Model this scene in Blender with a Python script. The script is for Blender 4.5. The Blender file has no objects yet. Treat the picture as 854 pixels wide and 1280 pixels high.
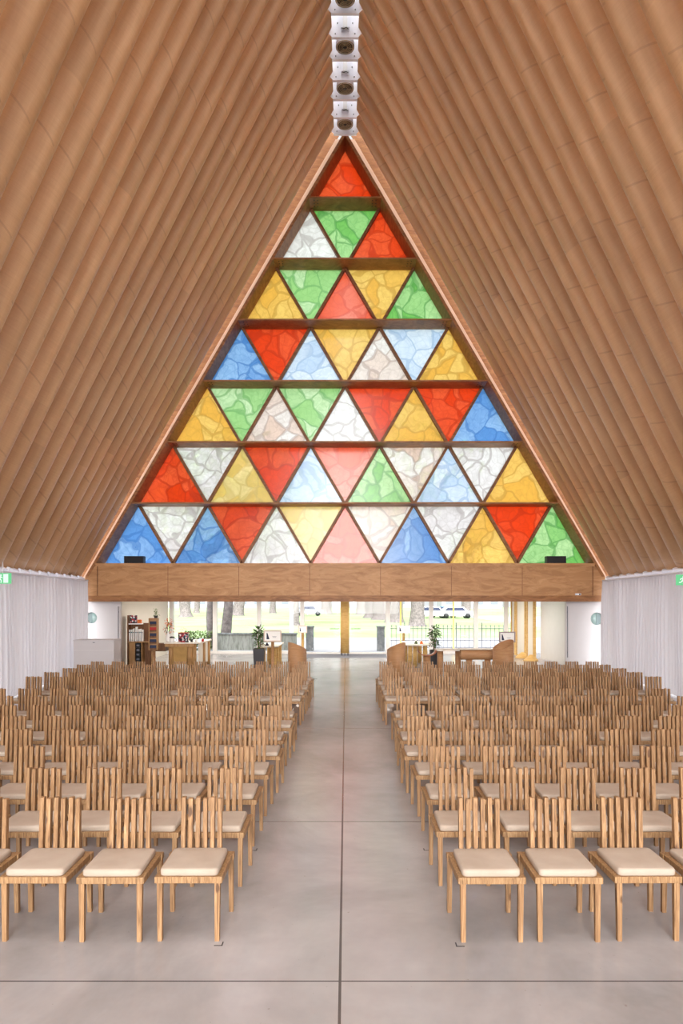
import bpy, math, random
from mathutils import Vector, Matrix
random.seed(7)
S = bpy.context.scene
C = S.collection
PI = math.pi
F, CX, HY, CAMH = 890.0, 431.5, 750.0, 2.2

# ------------------------------------------------------------------ helpers
def tag(o, label=None, cat=None, group=None, kind=None):
    if label: o['label'] = label
    if cat: o['category'] = cat
    if group: o['group'] = group
    if kind: o['kind'] = kind
    return o

class MB:
    """collects shapes and links them as ONE mesh object"""
    def __init__(s): s.v = []; s.f = []; s.sm = []
    def add(s, vs, fs, smooth=False, M=None):
        n = len(s.v)
        for v in vs:
            v = Vector(v)
            s.v.append(tuple(M @ v) if M else tuple(v))
        for f in fs:
            s.f.append([i + n for i in f]); s.sm.append(smooth)
    def box(s, x0, x1, y0, y1, z0, z1, M=None):
        s.add([(x0,y0,z0),(x1,y0,z0),(x1,y1,z0),(x0,y1,z0),(x0,y0,z1),(x1,y0,z1),(x1,y1,z1),(x0,y1,z1)],
              [(3,2,1,0),(4,5,6,7),(0,1,5,4),(1,2,6,5),(2,3,7,6),(3,0,4,7)], M=M)
    def hexa(s, lo, hi, M=None):     # two quads, lower and upper
        s.add(list(lo)+list(hi), [(3,2,1,0),(4,5,6,7),(0,1,5,4),(1,2,6,5),(2,3,7,6),(3,0,4,7)], M=M)
    def prism_y(s, pts, y0, y1):     # polygon in xz, extruded along y
        n = len(pts)
        vs = [(p[0], y0, p[1]) for p in pts] + [(p[0], y1, p[1]) for p in pts]
        fs = [tuple(range(n)), tuple(range(2*n-1, n-1, -1))] + [(i, i+n, (i+1)%n+n, (i+1)%n) for i in range(n)]
        s.add(vs, fs)
    def prism_z(s, pts, z0, z1):
        n = len(pts)
        vs = [(p[0], p[1], z0) for p in pts] + [(p[0], p[1], z1) for p in pts]
        fs = [tuple(range(n-1,-1,-1)), tuple(range(n, 2*n))] + [(i, (i+1)%n, (i+1)%n+n, i+n) for i in range(n)]
        s.add(vs, fs)
    def lathe(s, prof, n=24, M=None, cap=True):
        vs = []; fs = []
        for r, z in prof:
            for k in range(n):
                a = 2*PI*k/n; vs.append((r*math.cos(a), r*math.sin(a), z))
        for j in range(len(prof)-1):
            for k in range(n):
                fs.append((j*n+k, j*n+(k+1)%n, (j+1)*n+(k+1)%n, (j+1)*n+k))
        if cap:
            fs.append(tuple(range(n-1,-1,-1))); fs.append(tuple(range((len(prof)-1)*n, len(prof)*n)))
        s.add(vs, fs, True, M)
    def tube(s, pts, rad, n=8, wob=0):
        vs = []; fs = []
        for i, p in enumerate(pts):
            p = Vector(p)
            a = Vector(pts[max(i-1,0)]); b = Vector(pts[min(i+1,len(pts)-1)])
            d = (b-a).normalized()
            u = d.cross(Vector((0,1,0)) if abs(d.y) < .9 else Vector((1,0,0))).normalized(); w = d.cross(u)
            r = rad[i] if isinstance(rad, (list,tuple)) else rad
            for k in range(n):
                t = 2*PI*k/n; rr = r*(1+random.uniform(-wob,wob))
                vs.append(tuple(p + u*rr*math.cos(t) + w*rr*math.sin(t)))
        for i in range(len(pts)-1):
            for k in range(n):
                fs.append((i*n+k, i*n+(k+1)%n, (i+1)*n+(k+1)%n, (i+1)*n+k))
        fs.append(tuple(range(n))); fs.append(tuple(range((len(pts)-1)*n+n-1, (len(pts)-1)*n-1, -1)))
        s.add(vs, fs, True)
    def build(s, name, mat, parent=None, bevel=0, loc=None, flat=False):
        me = bpy.data.meshes.new(name); me.from_pydata(s.v, [], s.f); me.update()
        for p, sm in zip(me.polygons, s.sm): p.use_smooth = sm and not flat
        me.materials.append(mat)
        o = bpy.data.objects.new(name, me); C.objects.link(o)
        if loc: o.location = loc
        if parent: o.parent = parent
        if bevel:
            m = o.modifiers.new('bevel', 'BEVEL'); m.width = bevel; m.segments = 2; m.limit_method = 'ANGLE'
        return o

def empty(name, loc=(0,0,0), rz=0):
    o = bpy.data.objects.new(name, None); C.objects.link(o)
    o.location = loc; o.rotation_euler = (0,0,rz); o.empty_display_size = .1
    return o

def copy_tree(o, parent=None):
    c = o.copy(); C.objects.link(c)
    if parent: c.parent = parent
    for ch in [k for k in list(o.children)]: copy_tree(ch, c)
    return c

ONES = ['','first','second','third','fourth','fifth','sixth','seventh','eighth','ninth','tenth','eleventh','twelfth',
 'thirteenth','fourteenth','fifteenth','sixteenth','seventeenth','eighteenth','nineteenth']
def ordn(n):
    if n < 20: return ONES[n]
    if n == 20: return 'twentieth'
    if n < 30: return 'twenty-' + ONES[n-20]
    if n == 30: return 'thirtieth'
    return 'thirty-' + ONES[n-30]

def lin(r, g, b):
    f = lambda c: (c/255/12.92) if c/255 <= .04045 else ((c/255+.055)/1.055)**2.4
    return (f(r), f(g), f(b), 1)

# ------------------------------------------------------------------ materials
def newmat(name):
    m = bpy.data.materials.new(name); m.use_nodes = True
    nt = m.node_tree; nt.nodes.clear()
    return m, nt
def N(nt, t, **kw):
    n = nt.nodes.new(t)
    for k, v in kw.items():
        if k in ('op','operation'): n.operation = v
        elif hasattr(n, k) and not k.startswith('i_'): setattr(n, k, v)
    return n
def L(nt, a, b): nt.links.new(a, b)
def math_(nt, op, a, b=None, c=None, clamp=False):
    n = nt.nodes.new('ShaderNodeMath'); n.operation = op; n.use_clamp = clamp
    for i, x in enumerate((a, b, c)):
        if x is None: continue
        if isinstance(x, (int, float)): n.inputs[i].default_value = x
        else: nt.links.new(x, n.inputs[i])
    return n.outputs[0]
def mixc(nt, fac, a, b, mode='MIX'):
    n = nt.nodes.new('ShaderNodeMix'); n.data_type = 'RGBA'; n.blend_type = mode
    for s_, x in ((n.inputs[0], fac), (n.inputs[6], a), (n.inputs[7], b)):
        if isinstance(x, (int, float)): s_.default_value = x
        elif isinstance(x, tuple): s_.default_value = x
        else: nt.links.new(x, s_)
    return n.outputs[2]
def coords(nt, which='Object', scale=(1,1,1), rand=0):
    tc = nt.nodes.new('ShaderNodeTexCoord')
    mp = nt.nodes.new('ShaderNodeMapping'); mp.inputs['Scale'].default_value = scale
    nt.links.new(tc.outputs[which], mp.inputs['Vector'])
    if rand:
        oi = nt.nodes.new('ShaderNodeObjectInfo')
        cb = nt.nodes.new('ShaderNodeCombineXYZ')
        v = math_(nt, 'MULTIPLY', oi.outputs['Random'], rand)
        for i in range(3): nt.links.new(v, cb.inputs[i])
        nt.links.new(cb.outputs[0], mp.inputs['Location'])
    return mp.outputs[0]
def noise(nt, vec, scale, detail=3, rough=.5, dist=0):
    n = nt.nodes.new('ShaderNodeTexNoise'); n.inputs['Scale'].default_value = scale
    n.inputs['Detail'].default_value = detail; n.inputs['Roughness'].default_value = rough
    n.inputs['Distortion'].default_value = dist
    nt.links.new(vec, n.inputs['Vector']); return n.outputs['Fac']
def ramp(nt, fac, stops):
    n = nt.nodes.new('ShaderNodeValToRGB'); cr = n.color_ramp
    while len(cr.elements) < len(stops): cr.elements.new(.5)
    for e, (p, c) in zip(cr.elements, stops): e.position = p; e.color = c
    nt.links.new(fac, n.inputs[0]); return n.outputs[0]
def principled(nt, color, rough=.6, spec=.5, bump=None, bs=.1, metal=0):
    b = nt.nodes.new('ShaderNodeBsdfPrincipled'); o = nt.nodes.new('ShaderNodeOutputMaterial')
    if isinstance(color, tuple): b.inputs['Base Color'].default_value = color
    else: nt.links.new(color, b.inputs['Base Color'])
    if isinstance(rough, (int, float)): b.inputs['Roughness'].default_value = rough
    else: nt.links.new(rough, b.inputs['Roughness'])
    b.inputs['Specular IOR Level'].default_value = spec; b.inputs['Metallic'].default_value = metal
    if bump is not None:
        bn = nt.nodes.new('ShaderNodeBump'); bn.inputs['Strength'].default_value = bs; bn.inputs['Distance'].default_value = .01
        nt.links.new(bump, bn.inputs['Height']); nt.links.new(bn.outputs[0], b.inputs['Normal'])
    nt.links.new(b.outputs[0], o.inputs[0]); return b

def simple(name, col, rough=.6, spec=.4, var=.08, scale=4, metal=0, bump=0):
    m, nt = newmat(name)
    v = coords(nt, 'Object', rand=5)
    n = noise(nt, v, scale, 4)
    a = tuple(c*(1-var) for c in col[:3])+(1,); b = tuple(min(1,c*(1+var)) for c in col[:3])+(1,)
    c = ramp(nt, n, [(.3,a),(.7,b)])
    principled(nt, c, rough, spec, n if bump else None, bump, metal)
    return m

def wood(name, c0, c1, c2, scl=(70,70,3), rough=.55, spec=.35, randtint=.12, knots=False):
    m, nt = newmat(name)
    v = coords(nt, 'Object', scl, rand=9)
    n = noise(nt, v, 1.0, 4, .6, .6)
    col = ramp(nt, n, [(.25,c0),(.5,c1),(.75,c2)])
    v2 = coords(nt, 'Object', (scl[0]*4, scl[1]*4, scl[2]*4), rand=3)
    n2 = noise(nt, v2, 1.0, 2)
    col = mixc(nt, .25, col, ramp(nt, n2, [(.35,(.55,.5,.45,1)),(.65,(1,1,1,1))]), 'MULTIPLY')
    oi = nt.nodes.new('ShaderNodeObjectInfo')
    g = math_(nt, 'MULTIPLY_ADD', oi.outputs['Random'], randtint, 1-randtint*.6)
    cb = nt.nodes.new('ShaderNodeCombineXYZ')
    for i in range(3): nt.links.new(g, cb.inputs[i])
    col = mixc(nt, 1.0, col, cb.outputs[0], 'MULTIPLY')
    if knots:
        vk = coords(nt, 'Object', (scl[0]*.12, scl[1]*.12, scl[2]*1.2), rand=4)
        nk = noise(nt, vk, 1.6, 1)
        col = mixc(nt, ramp(nt, nk, [(.70,(0,0,0,1)),(.76,(1,1,1,1))]), col, (.12,.06,.03,1))
    principled(nt, col, rough, spec, n, .08)
    return m

M = {}
M['chair'] = wood('chair_plywood', lin(104,74,48), lin(154,117,80), lin(190,154,114), (75,75,3.2), knots=True)
M['rail'] = wood('chair_rail_plywood', lin(96,68,44), lin(154,118,80), lin(192,158,118), (110,110,9), randtint=.08)
M['tube_furn'] = wood('furniture_cardboard', lin(160,115,78), lin(176,132,92), lin(188,145,104), (3,3,40), randtint=.04)
M['gold_tube'] = wood('golden_cardboard', lin(190,148,84), lin(206,166,100), lin(222,184,120), (3,3,20), randtint=.04)
M['dark_wood'] = wood('dark_shelf_wood', lin(84,54,32), lin(112,74,44), lin(134,92,58), (40,40,3))
M['mid_wood'] = wood('counter_wood', lin(150,112,70), lin(170,130,84), lin(188,150,102), (40,40,3))
M['white_paint'] = simple('white_paint', lin(196,191,191), .55, .3, .01)
M['cream_paint'] = simple('cream_paint', lin(226,218,204), .6, .3, .01)
M['grey_paint'] = simple('grey_panel_paint', lin(214,212,208), .35, .4, .02)
M['white_steel'] = simple('white_steel', lin(232,234,242), .4, .5, .02)
M['steel_dark'] = simple('dark_steel', lin(50,48,46), .5, .5, .1)
M['grille'] = simple('bronze_grille', lin(176,158,124), .4, .5, .1, metal=.3)
M['black'] = simple('black_plastic', lin(18,18,20), .45, .4, .1)
M['black_gloss'] = simple('black_satin', lin(28,30,36), .3, .5, .1)
M['bolt'] = simple('bolt_steel', lin(110,110,116), .4, .5, .1, metal=.6)
M['planter'] = simple('charcoal_planter', lin(56,54,58), .5, .4, .06)
M['leaf'] = simple('leaf_green', lin(70,96,48), .5, .4, .45, 9)
M['leaf_light'] = simple('young_leaf', lin(104,128,62), .6, .3, .2, 3)
M['soil'] = simple('soil', lin(62,46,34), .9, .1, .3, 30)
M['paper'] = simple('white_paper', lin(238,236,232), .7, .2, .02)
M['orange'] = simple('orange_petals', lin(214,108,44), .6, .3, .2, 12)
M['red'] = simple('red_card', lin(176,44,40), .5, .3, .1)
M['teal'] = simple('teal_card', lin(52,92,110), .5, .3, .1)
M['navy'] = simple('navy_card', lin(40,46,72), .5, .3, .1)
M['tape'] = simple('black_tape', lin(38,36,38), .6, .3, .05)
M['bark'] = simple('pale_bark', lin(108,100,98), .9, .1, .35, 6, bump=.6)
M['road'] = simple('pale_paving', lin(142,141,144), .8, .2, .03)
M['yellow_pole'] = simple('yellow_paint', lin(240,208,110), .5, .3, .03)
M['mat'] = simple('entrance_mat', lin(128,130,138), .9, .1, .06, 40)
M['aluminium'] = simple('white_aluminium', lin(230,226,222), .4, .4, .02)
M['hedge'] = simple('hedge_leaf', lin(96,112,66), .8, .2, .5, 20)
M['iron'] = simple('grey_iron', lin(104,104,112), .6, .3, .1)
M['pale_building'] = simple('pale_render', lin(144,144,148), .8, .2, .03)
M['door_leather'] = simple('ochre_panel', lin(168,132,76), .6, .3, .12, 8)

def mat_tube():
    m, nt = newmat('cardboard_tube')
    tc = nt.nodes.new('ShaderNodeTexCoord'); sx = nt.nodes.new('ShaderNodeSeparateXYZ'); L(nt, tc.outputs['Object'], sx.inputs[0])
    oi = nt.nodes.new('ShaderNodeObjectInfo'); R = oi.outputs['Random']
    ang = math_(nt, 'ARCTAN2', sx.outputs[1], sx.outputs[0])
    z = math_(nt, 'ADD', math_(nt, 'MULTIPLY_ADD', ang, .11, sx.outputs[2]), math_(nt, 'MULTIPLY', R, 7.3))
    fr = math_(nt, 'FRACT', math_(nt, 'DIVIDE', z, 1.5))
    seam = math_(nt, 'LESS_THAN', fr, .022)
    wn = nt.nodes.new('ShaderNodeTexWhiteNoise'); wn.noise_dimensions = '2D'
    seg = math_(nt, 'FLOOR', math_(nt, 'DIVIDE', math_(nt, 'MULTIPLY_ADD', R, 2.0, sx.outputs[2]), 4.3))
    cb = nt.nodes.new('ShaderNodeCombineXYZ'); L(nt, seg, cb.inputs[0]); L(nt, R, cb.inputs[1]); L(nt, cb.outputs[0], wn.inputs['Vector'])
    v = coords(nt, 'Object', (2,2,70), rand=7); fib = noise(nt, v, 1, 3, .6)
    v2 = coords(nt, 'Object', (.8,.8,.35), rand=11); big = noise(nt, v2, 1.2, 4, .6)
    v3 = coords(nt, 'Object', (30,30,1.2), rand=5); stre = noise(nt, v3, 1, 3, .6)
    col = ramp(nt, big, [(.3, lin(202,158,114)), (.7, lin(222,180,136))])
    col = mixc(nt, .5, col, ramp(nt, fib, [(.3,(.85,.81,.77,1)),(.7,(1.0,1.0,1.0,1))]), 'MULTIPLY')
    col = mixc(nt, .25, col, ramp(nt, stre, [(.35,(.84,.80,.76,1)),(.65,(1,1,1,1))]), 'MULTIPLY')
    g = math_(nt, 'MULTIPLY_ADD', wn.outputs[0], .16, .84)
    cg = nt.nodes.new('ShaderNodeCombineXYZ')
    for i in range(3): L(nt, g, cg.inputs[i])
    col = mixc(nt, 1.0, col, cg.outputs[0], 'MULTIPLY')
    col = mixc(nt, math_(nt, 'MULTIPLY', seam, .22), col, lin(110,76,48))
    principled(nt, col, ramp(nt, fib, [(.3,(.44,.44,.44,1)),(.7,(.32,.32,.32,1))]), .7, fib, .12)
    return m
M['tube'] = mat_tube()

def mat_ply(name, ca, cb_, cc, freq=1.0, joints=True):
    m, nt = newmat(name)
    v = coords(nt, 'Object', (1.1*freq,1.1*freq,4.2*freq), rand=0)
    n = noise(nt, v, 1.0, 5, .55, 1.6)
    rings = math_(nt, 'FRACT', math_(nt, 'MULTIPLY', n, 9))
    rg = math_(nt, 'ABSOLUTE', math_(nt, 'SUBTRACT', rings, .5))
    col = ramp(nt, n, [(.3,ca),(.5,cb_),(.7,cc)])
    col = mixc(nt, .35, col, ramp(nt, rg, [(0,(.72,.66,.6,1)),(.35,(1,1,1,1))]), 'MULTIPLY')
    v2 = coords(nt, 'Object', (.35,.35,.5)); n2 = noise(nt, v2, 1.3, 2)
    col = mixc(nt, .3, col, ramp(nt, n2, [(.4,(.78,.74,.7,1)),(.6,(1,1,1,1))]), 'MULTIPLY')
    principled(nt, col, .5, .35)
    return m
M['ply'] = mat_ply('beam_plywood', lin(164,118,76), lin(184,138,94), lin(198,154,110))
M['lvl'] = mat_ply('laminated_timber', lin(126,82,48), lin(150,102,62), lin(170,120,76), 1.6)
M['mullion'] = mat_ply('mullion_timber', lin(112,72,44), lin(134,90,56), lin(150,104,66), 2)

def mat_floor():
    m, nt = newmat('polished_concrete')
    tc = nt.nodes.new('ShaderNodeTexCoord'); sx = nt.nodes.new('ShaderNodeSeparateXYZ'); L(nt, tc.outputs['Object'], sx.inputs[0])
    v = coords(nt, 'Object', (1,.8,1)); n1 = noise(nt, v, .55, 6, .62, .4)
    v2 = coords(nt, 'Object', (1,1.4,1)); n2 = noise(nt, v2, 2.2, 5, .58)
    col = ramp(nt, n1, [(.30, lin(140,137,137)), (.5, lin(166,162,162)), (.7, lin(188,183,182))])
    col = mixc(nt, .5, col, ramp(nt, n2, [(.32,(.80,.79,.78,1)),(.68,(1,1,1,1))]), 'MULTIPLY')
    v3 = coords(nt, 'Object'); n3 = noise(nt, v3, 26, 2)
    col = mixc(nt, ramp(nt, n3, [(.74,(0,0,0,1)),(.78,(.5,.5,.5,1))]), col, lin(120,104,96))
    cyc = math_(nt, 'MULTIPLY_ADD', sx.outputs[1], .0011, -.034)
    ln = math_(nt, 'LESS_THAN', math_(nt, 'ABSOLUTE', math_(nt, 'SUBTRACT', sx.outputs[0], cyc)), .008)
    j = ln
    for d, w in ((1.1,.006),(4.11,.006),(7.07,.008),(12.2,.008),(16.5,.009),(22.25,.022)):
        j = math_(nt, 'MAXIMUM', j, math_(nt, 'LESS_THAN', math_(nt, 'ABSOLUTE', math_(nt, 'SUBTRACT', sx.outputs[1], d)), w))
    col = mixc(nt, math_(nt, 'MULTIPLY', j, .82), col, lin(50,42,44))
    rr = ramp(nt, n2, [(.2,(.24,.24,.24,1)),(.8,(.18,.18,.18,1))])
    principled(nt, col, rr, .5, n2, .03)
    return m
M['floor'] = mat_floor()

def mat_glass_col(name, base, pale, dark, mixp=.5):
    m, nt = newmat(name)
    geo = nt.nodes.new('ShaderNodeNewGeometry')
    mp = nt.nodes.new('ShaderNodeMapping'); L(nt, geo.outputs['Position'], mp.inputs['Vector'])
    nz = nt.nodes.new('ShaderNodeTexNoise'); nz.inputs['Scale'].default_value = .9; nz.inputs['Detail'].default_value = 2
    L(nt, mp.outputs[0], nz.inputs['Vector'])
    vm = nt.nodes.new('ShaderNodeVectorMath'); vm.operation = 'MULTIPLY_ADD'
    L(nt, nz.outputs['Color'], vm.inputs[0]); vm.inputs[1].default_value = (1.1,0,1.1); L(nt, mp.outputs[0], vm.inputs[2])
    def vor(scale, feat):
        vn = nt.nodes.new('ShaderNodeTexVoronoi'); vn.feature = feat; vn.inputs['Scale'].default_value = scale
        L(nt, vm.outputs[0], vn.inputs['Vector']); return vn
    e = vor(1.55, 'DISTANCE_TO_EDGE').outputs['Distance']; cell = vor(1.55, 'F1').outputs['Color']
    e2 = vor(4.2, 'DISTANCE_TO_EDGE').outputs['Distance']
    sc = nt.nodes.new('ShaderNodeSeparateColor'); L(nt, cell, sc.inputs[0])
    col = mixc(nt, ramp(nt, sc.outputs[0], [(.2,(0,0,0,1)),(.8,(1,1,1,1))]), base, pale)
    fine = noise(nt, mp.outputs[0], 5, 4, .7)
    col = mixc(nt, math_(nt, 'MULTIPLY', ramp(nt, fine, [(.42,(1,1,1,1)),(.6,(0,0,0,1))]), .22), col, dark)
    lead = ramp(nt, e, [(.035,(1,1,1,1)),(.06,(0,0,0,1))])
    lead2 = ramp(nt, e2, [(.03,(1,1,1,1)),(.06,(0,0,0,1))])
    col = mixc(nt, math_(nt, 'MULTIPLY', lead2, .22), col, dark)
    col = mixc(nt, math_(nt, 'MULTIPLY', lead, .62), col, dark)
    tl = nt.nodes.new('ShaderNodeBsdfTranslucent'); tp = nt.nodes.new('ShaderNodeBsdfTransparent'); gl = nt.nodes.new('ShaderNodeBsdfGlossy')
    gl.inputs['Roughness'].default_value = .2
    col = mixc(nt, 1.0, col, (.98,.98,.98,1), 'MULTIPLY')
    L(nt, col, tl.inputs[0]); L(nt, col, tp.inputs[0])
    m1 = nt.nodes.new('ShaderNodeMixShader'); m1.inputs[0].default_value = .30; L(nt, tl.outputs[0], m1.inputs[1]); L(nt, tp.outputs[0], m1.inputs[2])
    m2 = nt.nodes.new('ShaderNodeMixShader'); m2.inputs[0].default_value = .035; L(nt, m1.outputs[0], m2.inputs[1]); L(nt, gl.outputs[0], m2.inputs[2])
    o = nt.nodes.new('ShaderNodeOutputMaterial'); L(nt, m2.outputs[0], o.inputs[0])
    return m
GC = {
 'R': mat_glass_col('red_stained_glass', lin(236,66,22), lin(240,92,50), lin(186,48,22)),
 'r': mat_glass_col('soft_red_stained_glass', lin(240,96,62), lin(240,132,110), lin(208,72,50)),
 'G': mat_glass_col('green_stained_glass', lin(122,196,98), lin(186,228,164), lin(82,150,78)),
 'g': mat_glass_col('pale_green_stained_glass', lin(160,214,136), lin(206,236,190), lin(112,172,104)),
 'Y': mat_glass_col('yellow_stained_glass', lin(242,184,80), lin(246,204,112), lin(196,150,66)),
 'y': mat_glass_col('pale_yellow_stained_glass', lin(238,200,112), lin(246,222,156), lin(214,186,116)),
 'B': mat_glass_col('blue_stained_glass', lin(96,152,222), lin(150,192,240), lin(66,120,192)),
 'b': mat_glass_col('pale_blue_stained_glass', lin(196,218,248), lin(226,238,252), lin(158,184,222)),
 'W': mat_glass_col('white_stained_glass', lin(236,232,236), lin(246,246,248), lin(176,168,168)),
 'w': mat_glass_col('pinkish_white_stained_glass', lin(234,206,192), lin(244,240,240), lin(182,164,158)),
}
GNAME = {'R':'red','r':'light red','G':'green','g':'pale green','Y':'yellow','y':'pale yellow','B':'blue','b':'pale blue','W':'white','w':'pinkish white'}

def mat_translucent(name, col, tl=.5, tp=0.0, rough=.8):
    m, nt = newmat(name)
    d = nt.nodes.new('ShaderNodeBsdfDiffuse'); t = nt.nodes.new('ShaderNodeBsdfTranslucent')
    d.inputs[0].default_value = col; t.inputs[0].default_value = col
    a = nt.nodes.new('ShaderNodeMixShader'); a.inputs[0].default_value = tl
    L(nt, d.outputs[0], a.inputs[1]); L(nt, t.outputs[0], a.inputs[2]); out = a.outputs[0]
    if tp:
        p = nt.nodes.new('ShaderNodeBsdfTransparent'); b = nt.nodes.new('ShaderNodeMixShader'); b.inputs[0].default_value = tp
        L(nt, out, b.inputs[1]); L(nt, p.outputs[0], b.inputs[2]); out = b.outputs[0]
    o = nt.nodes.new('ShaderNodeOutputMaterial'); L(nt, out, o.inputs[0])
    return m
M['curtain'] = mat_translucent('white_curtain', lin(222,220,224), .15)
M['roofsheet'] = mat_translucent('polycarbonate', lin(250,249,250), .9, .35)
M['strip'] = mat_translucent('edge_polycarbonate', lin(255,238,224), .85, .2)
def mat_clear():
    m, nt = newmat('clear_glass')
    p = nt.nodes.new('ShaderNodeBsdfTransparent'); p.inputs[0].default_value = (.96,.98,.97,1)
    g = nt.nodes.new('ShaderNodeBsdfGlossy'); g.inputs['Roughness'].default_value = .02
    fr = nt.nodes.new('ShaderNodeFresnel'); fr.inputs[0].default_value = 1.3
    a = nt.nodes.new('ShaderNodeMixShader'); L(nt, fr.outputs[0], a.inputs[0]); L(nt, p.outputs[0], a.inputs[1]); L(nt, g.outputs[0], a.inputs[2])
    o = nt.nodes.new('ShaderNodeOutputMaterial'); L(nt, a.outputs[0], o.inputs[0]); return m
M['glass'] = mat_clear()
def mat_cushion():
    m, nt = newmat('beige_canvas')
    v = coords(nt, 'Object', rand=3); n = noise(nt, v, 220, 2); n2 = noise(nt, v, 5, 3)
    col = ramp(nt, n2, [(.3,lin(172,156,140)),(.7,lin(182,167,152))])
    col = mixc(nt, .2, col, ramp(nt, n, [(.35,(.86,.85,.83,1)),(.65,(1,1,1,1))]), 'MULTIPLY')
    b = principled(nt, col, .85, .15, n2, .25); return m
M['cushion'] = mat_cushion()
def mat_emit(name, col, s):
    m, nt = newmat(name); e = nt.nodes.new('ShaderNodeEmission'); e.inputs[0].default_value = col; e.inputs[1].default_value = s
    o = nt.nodes.new('ShaderNodeOutputMaterial'); L(nt, e.outputs[0], o.inputs[0]); return m
M['exit_green'] = mat_emit('lit_green_sign', lin(120,214,150), 1.0)
M['exit_white'] = mat_emit('lit_white_symbol', lin(226,250,234), 1.1)
def mat_grass():
    m, nt = newmat('lawn')
    v = coords(nt, 'Object'); n = noise(nt, v, .12, 5, .7); n2 = noise(nt, v, 2.5, 4)
    col = ramp(nt, n, [(.35, lin(116,136,90)), (.6, lin(138,154,116))])
    col = mixc(nt, .3, col, ramp(nt, n2, [(.3,(.8,.85,.75,1)),(.7,(1,1,1,1))]), 'MULTIPLY')
    principled(nt, col, .9, .1); return m
M['grass'] = mat_grass()
def mat_stone():
    m, nt = newmat('rough_stone')
    v = coords(nt, 'Object'); 
    vn = nt.nodes.new('ShaderNodeTexVoronoi'); vn.inputs['Scale'].default_value = 7; L(nt, v, vn.inputs['Vector'])
    n = noise(nt, v, 9, 5, .7)
    col = ramp(nt, n, [(.3, lin(88,90,92)), (.7, lin(142,142,142))])
    sc = nt.nodes.new('ShaderNodeSeparateColor'); L(nt, vn.outputs['Color'], sc.inputs[0])
    col = mixc(nt, .5, col, ramp(nt, sc.outputs[0], [(0,(.6,.62,.64,1)),(1,(1,1,1,1))]), 'MULTIPLY')
    principled(nt, col, .9, .1, n, .5); return m
M['stone'] = mat_stone()
def mat_mossy():
    m, nt = newmat('weathered_concrete')
    v = coords(nt, 'Object', (9,9,1.6)); n = noise(nt, v, 1, 5, .7)
    col = ramp(nt, n, [(.35, lin(98,100,92)), (.55, lin(136,136,130)), (.8, lin(152,152,148))])
    principled(nt, col, .9, .1, n, .4); return m
M['mossy'] = mat_mossy()
def mat_pattern():
    m, nt = newmat('patterned_tin')
    v = coords(nt, 'Object', (14,14,14)); vn = nt.nodes.new('ShaderNodeTexVoronoi'); vn.inputs['Scale'].default_value = 1.6; L(nt, v, vn.inputs['Vector'])
    sc = nt.nodes.new('ShaderNodeSeparateColor'); L(nt, vn.outputs['Color'], sc.inputs[0])
    col = ramp(nt, sc.outputs[0], [(.0,lin(30,30,40)),(.3,lin(180,50,60)),(.5,lin(230,225,225)),(.7,lin(40,60,80)),(.9,lin(220,190,190))])
    nt.nodes[-1].color_ramp.interpolation = 'CONSTANT'
    principled(nt, col, .5, .4); return m
M['pattern'] = mat_pattern()

# ------------------------------------------------------------------ room frame
D0, DG = 22.6, 23.35          # front plane of the gable timber, plane of the coloured glass
SL = 1.717                    # slope of the gable triangle
def Wd(y): return 6.04 + .1*y # half width at the eave
ZE = CAMH + .71               # eave height of the tube undersides
XR = .35
LT = math.hypot(Wd(D0)-XR, 14.73-.71)
def Zr(y): return ZE + math.sqrt(LT*LT - (Wd(y)-XR)**2)   # ridge height of the undersides

b = MB(); b.box(-9.6, 9.6, -9, 29.6, -.12, 0); o = b.build('floor', M['floor']); tag(o, 'polished grey concrete floor slab with dark saw-cut joints', kind='structure')

# cardboard roof tubes -------------------------------------------------------
r = .302
def tube_mesh():
    n = 32; vs = []; fs = []
    th = math.radians(61.5); kr = math.tan(th); ke = 1/math.tan(th)
    rows = 9
    for side, rad in ((0, r), (1, r-.03)):
        for j in range(rows):
            t = j/(rows-1)
            for k in range(n):
                a = 2*PI*k/n; x = rad*math.cos(a); yy = rad*math.sin(a)      # local +x is outward from the room
                dd = x + r
                z0 = -dd*ke; z1 = LT + dd*kr*.9
                vs.append((x, yy, z0 + (z1-z0)*t))
    for side in (0, 1):
        off = side*rows*n
        for j in range(rows-1):
            for k in range(n):
                q = (off+j*n+k, off+j*n+(k+1)%n, off+(j+1)*n+(k+1)%n, off+(j+1)*n+k)
                fs.append(q if side == 0 else q[::-1])
    for j in (0, rows-1):
        for k in range(n):
            fs.append((j*n+k, rows*n+j*n+k, rows*n+j*n+(k+1)%n, j*n+(k+1)%n))
    m_ = MB(); m_.add(vs, fs, True); return m_
pitch = .725
proto_t = None
ntube = 30
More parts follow.
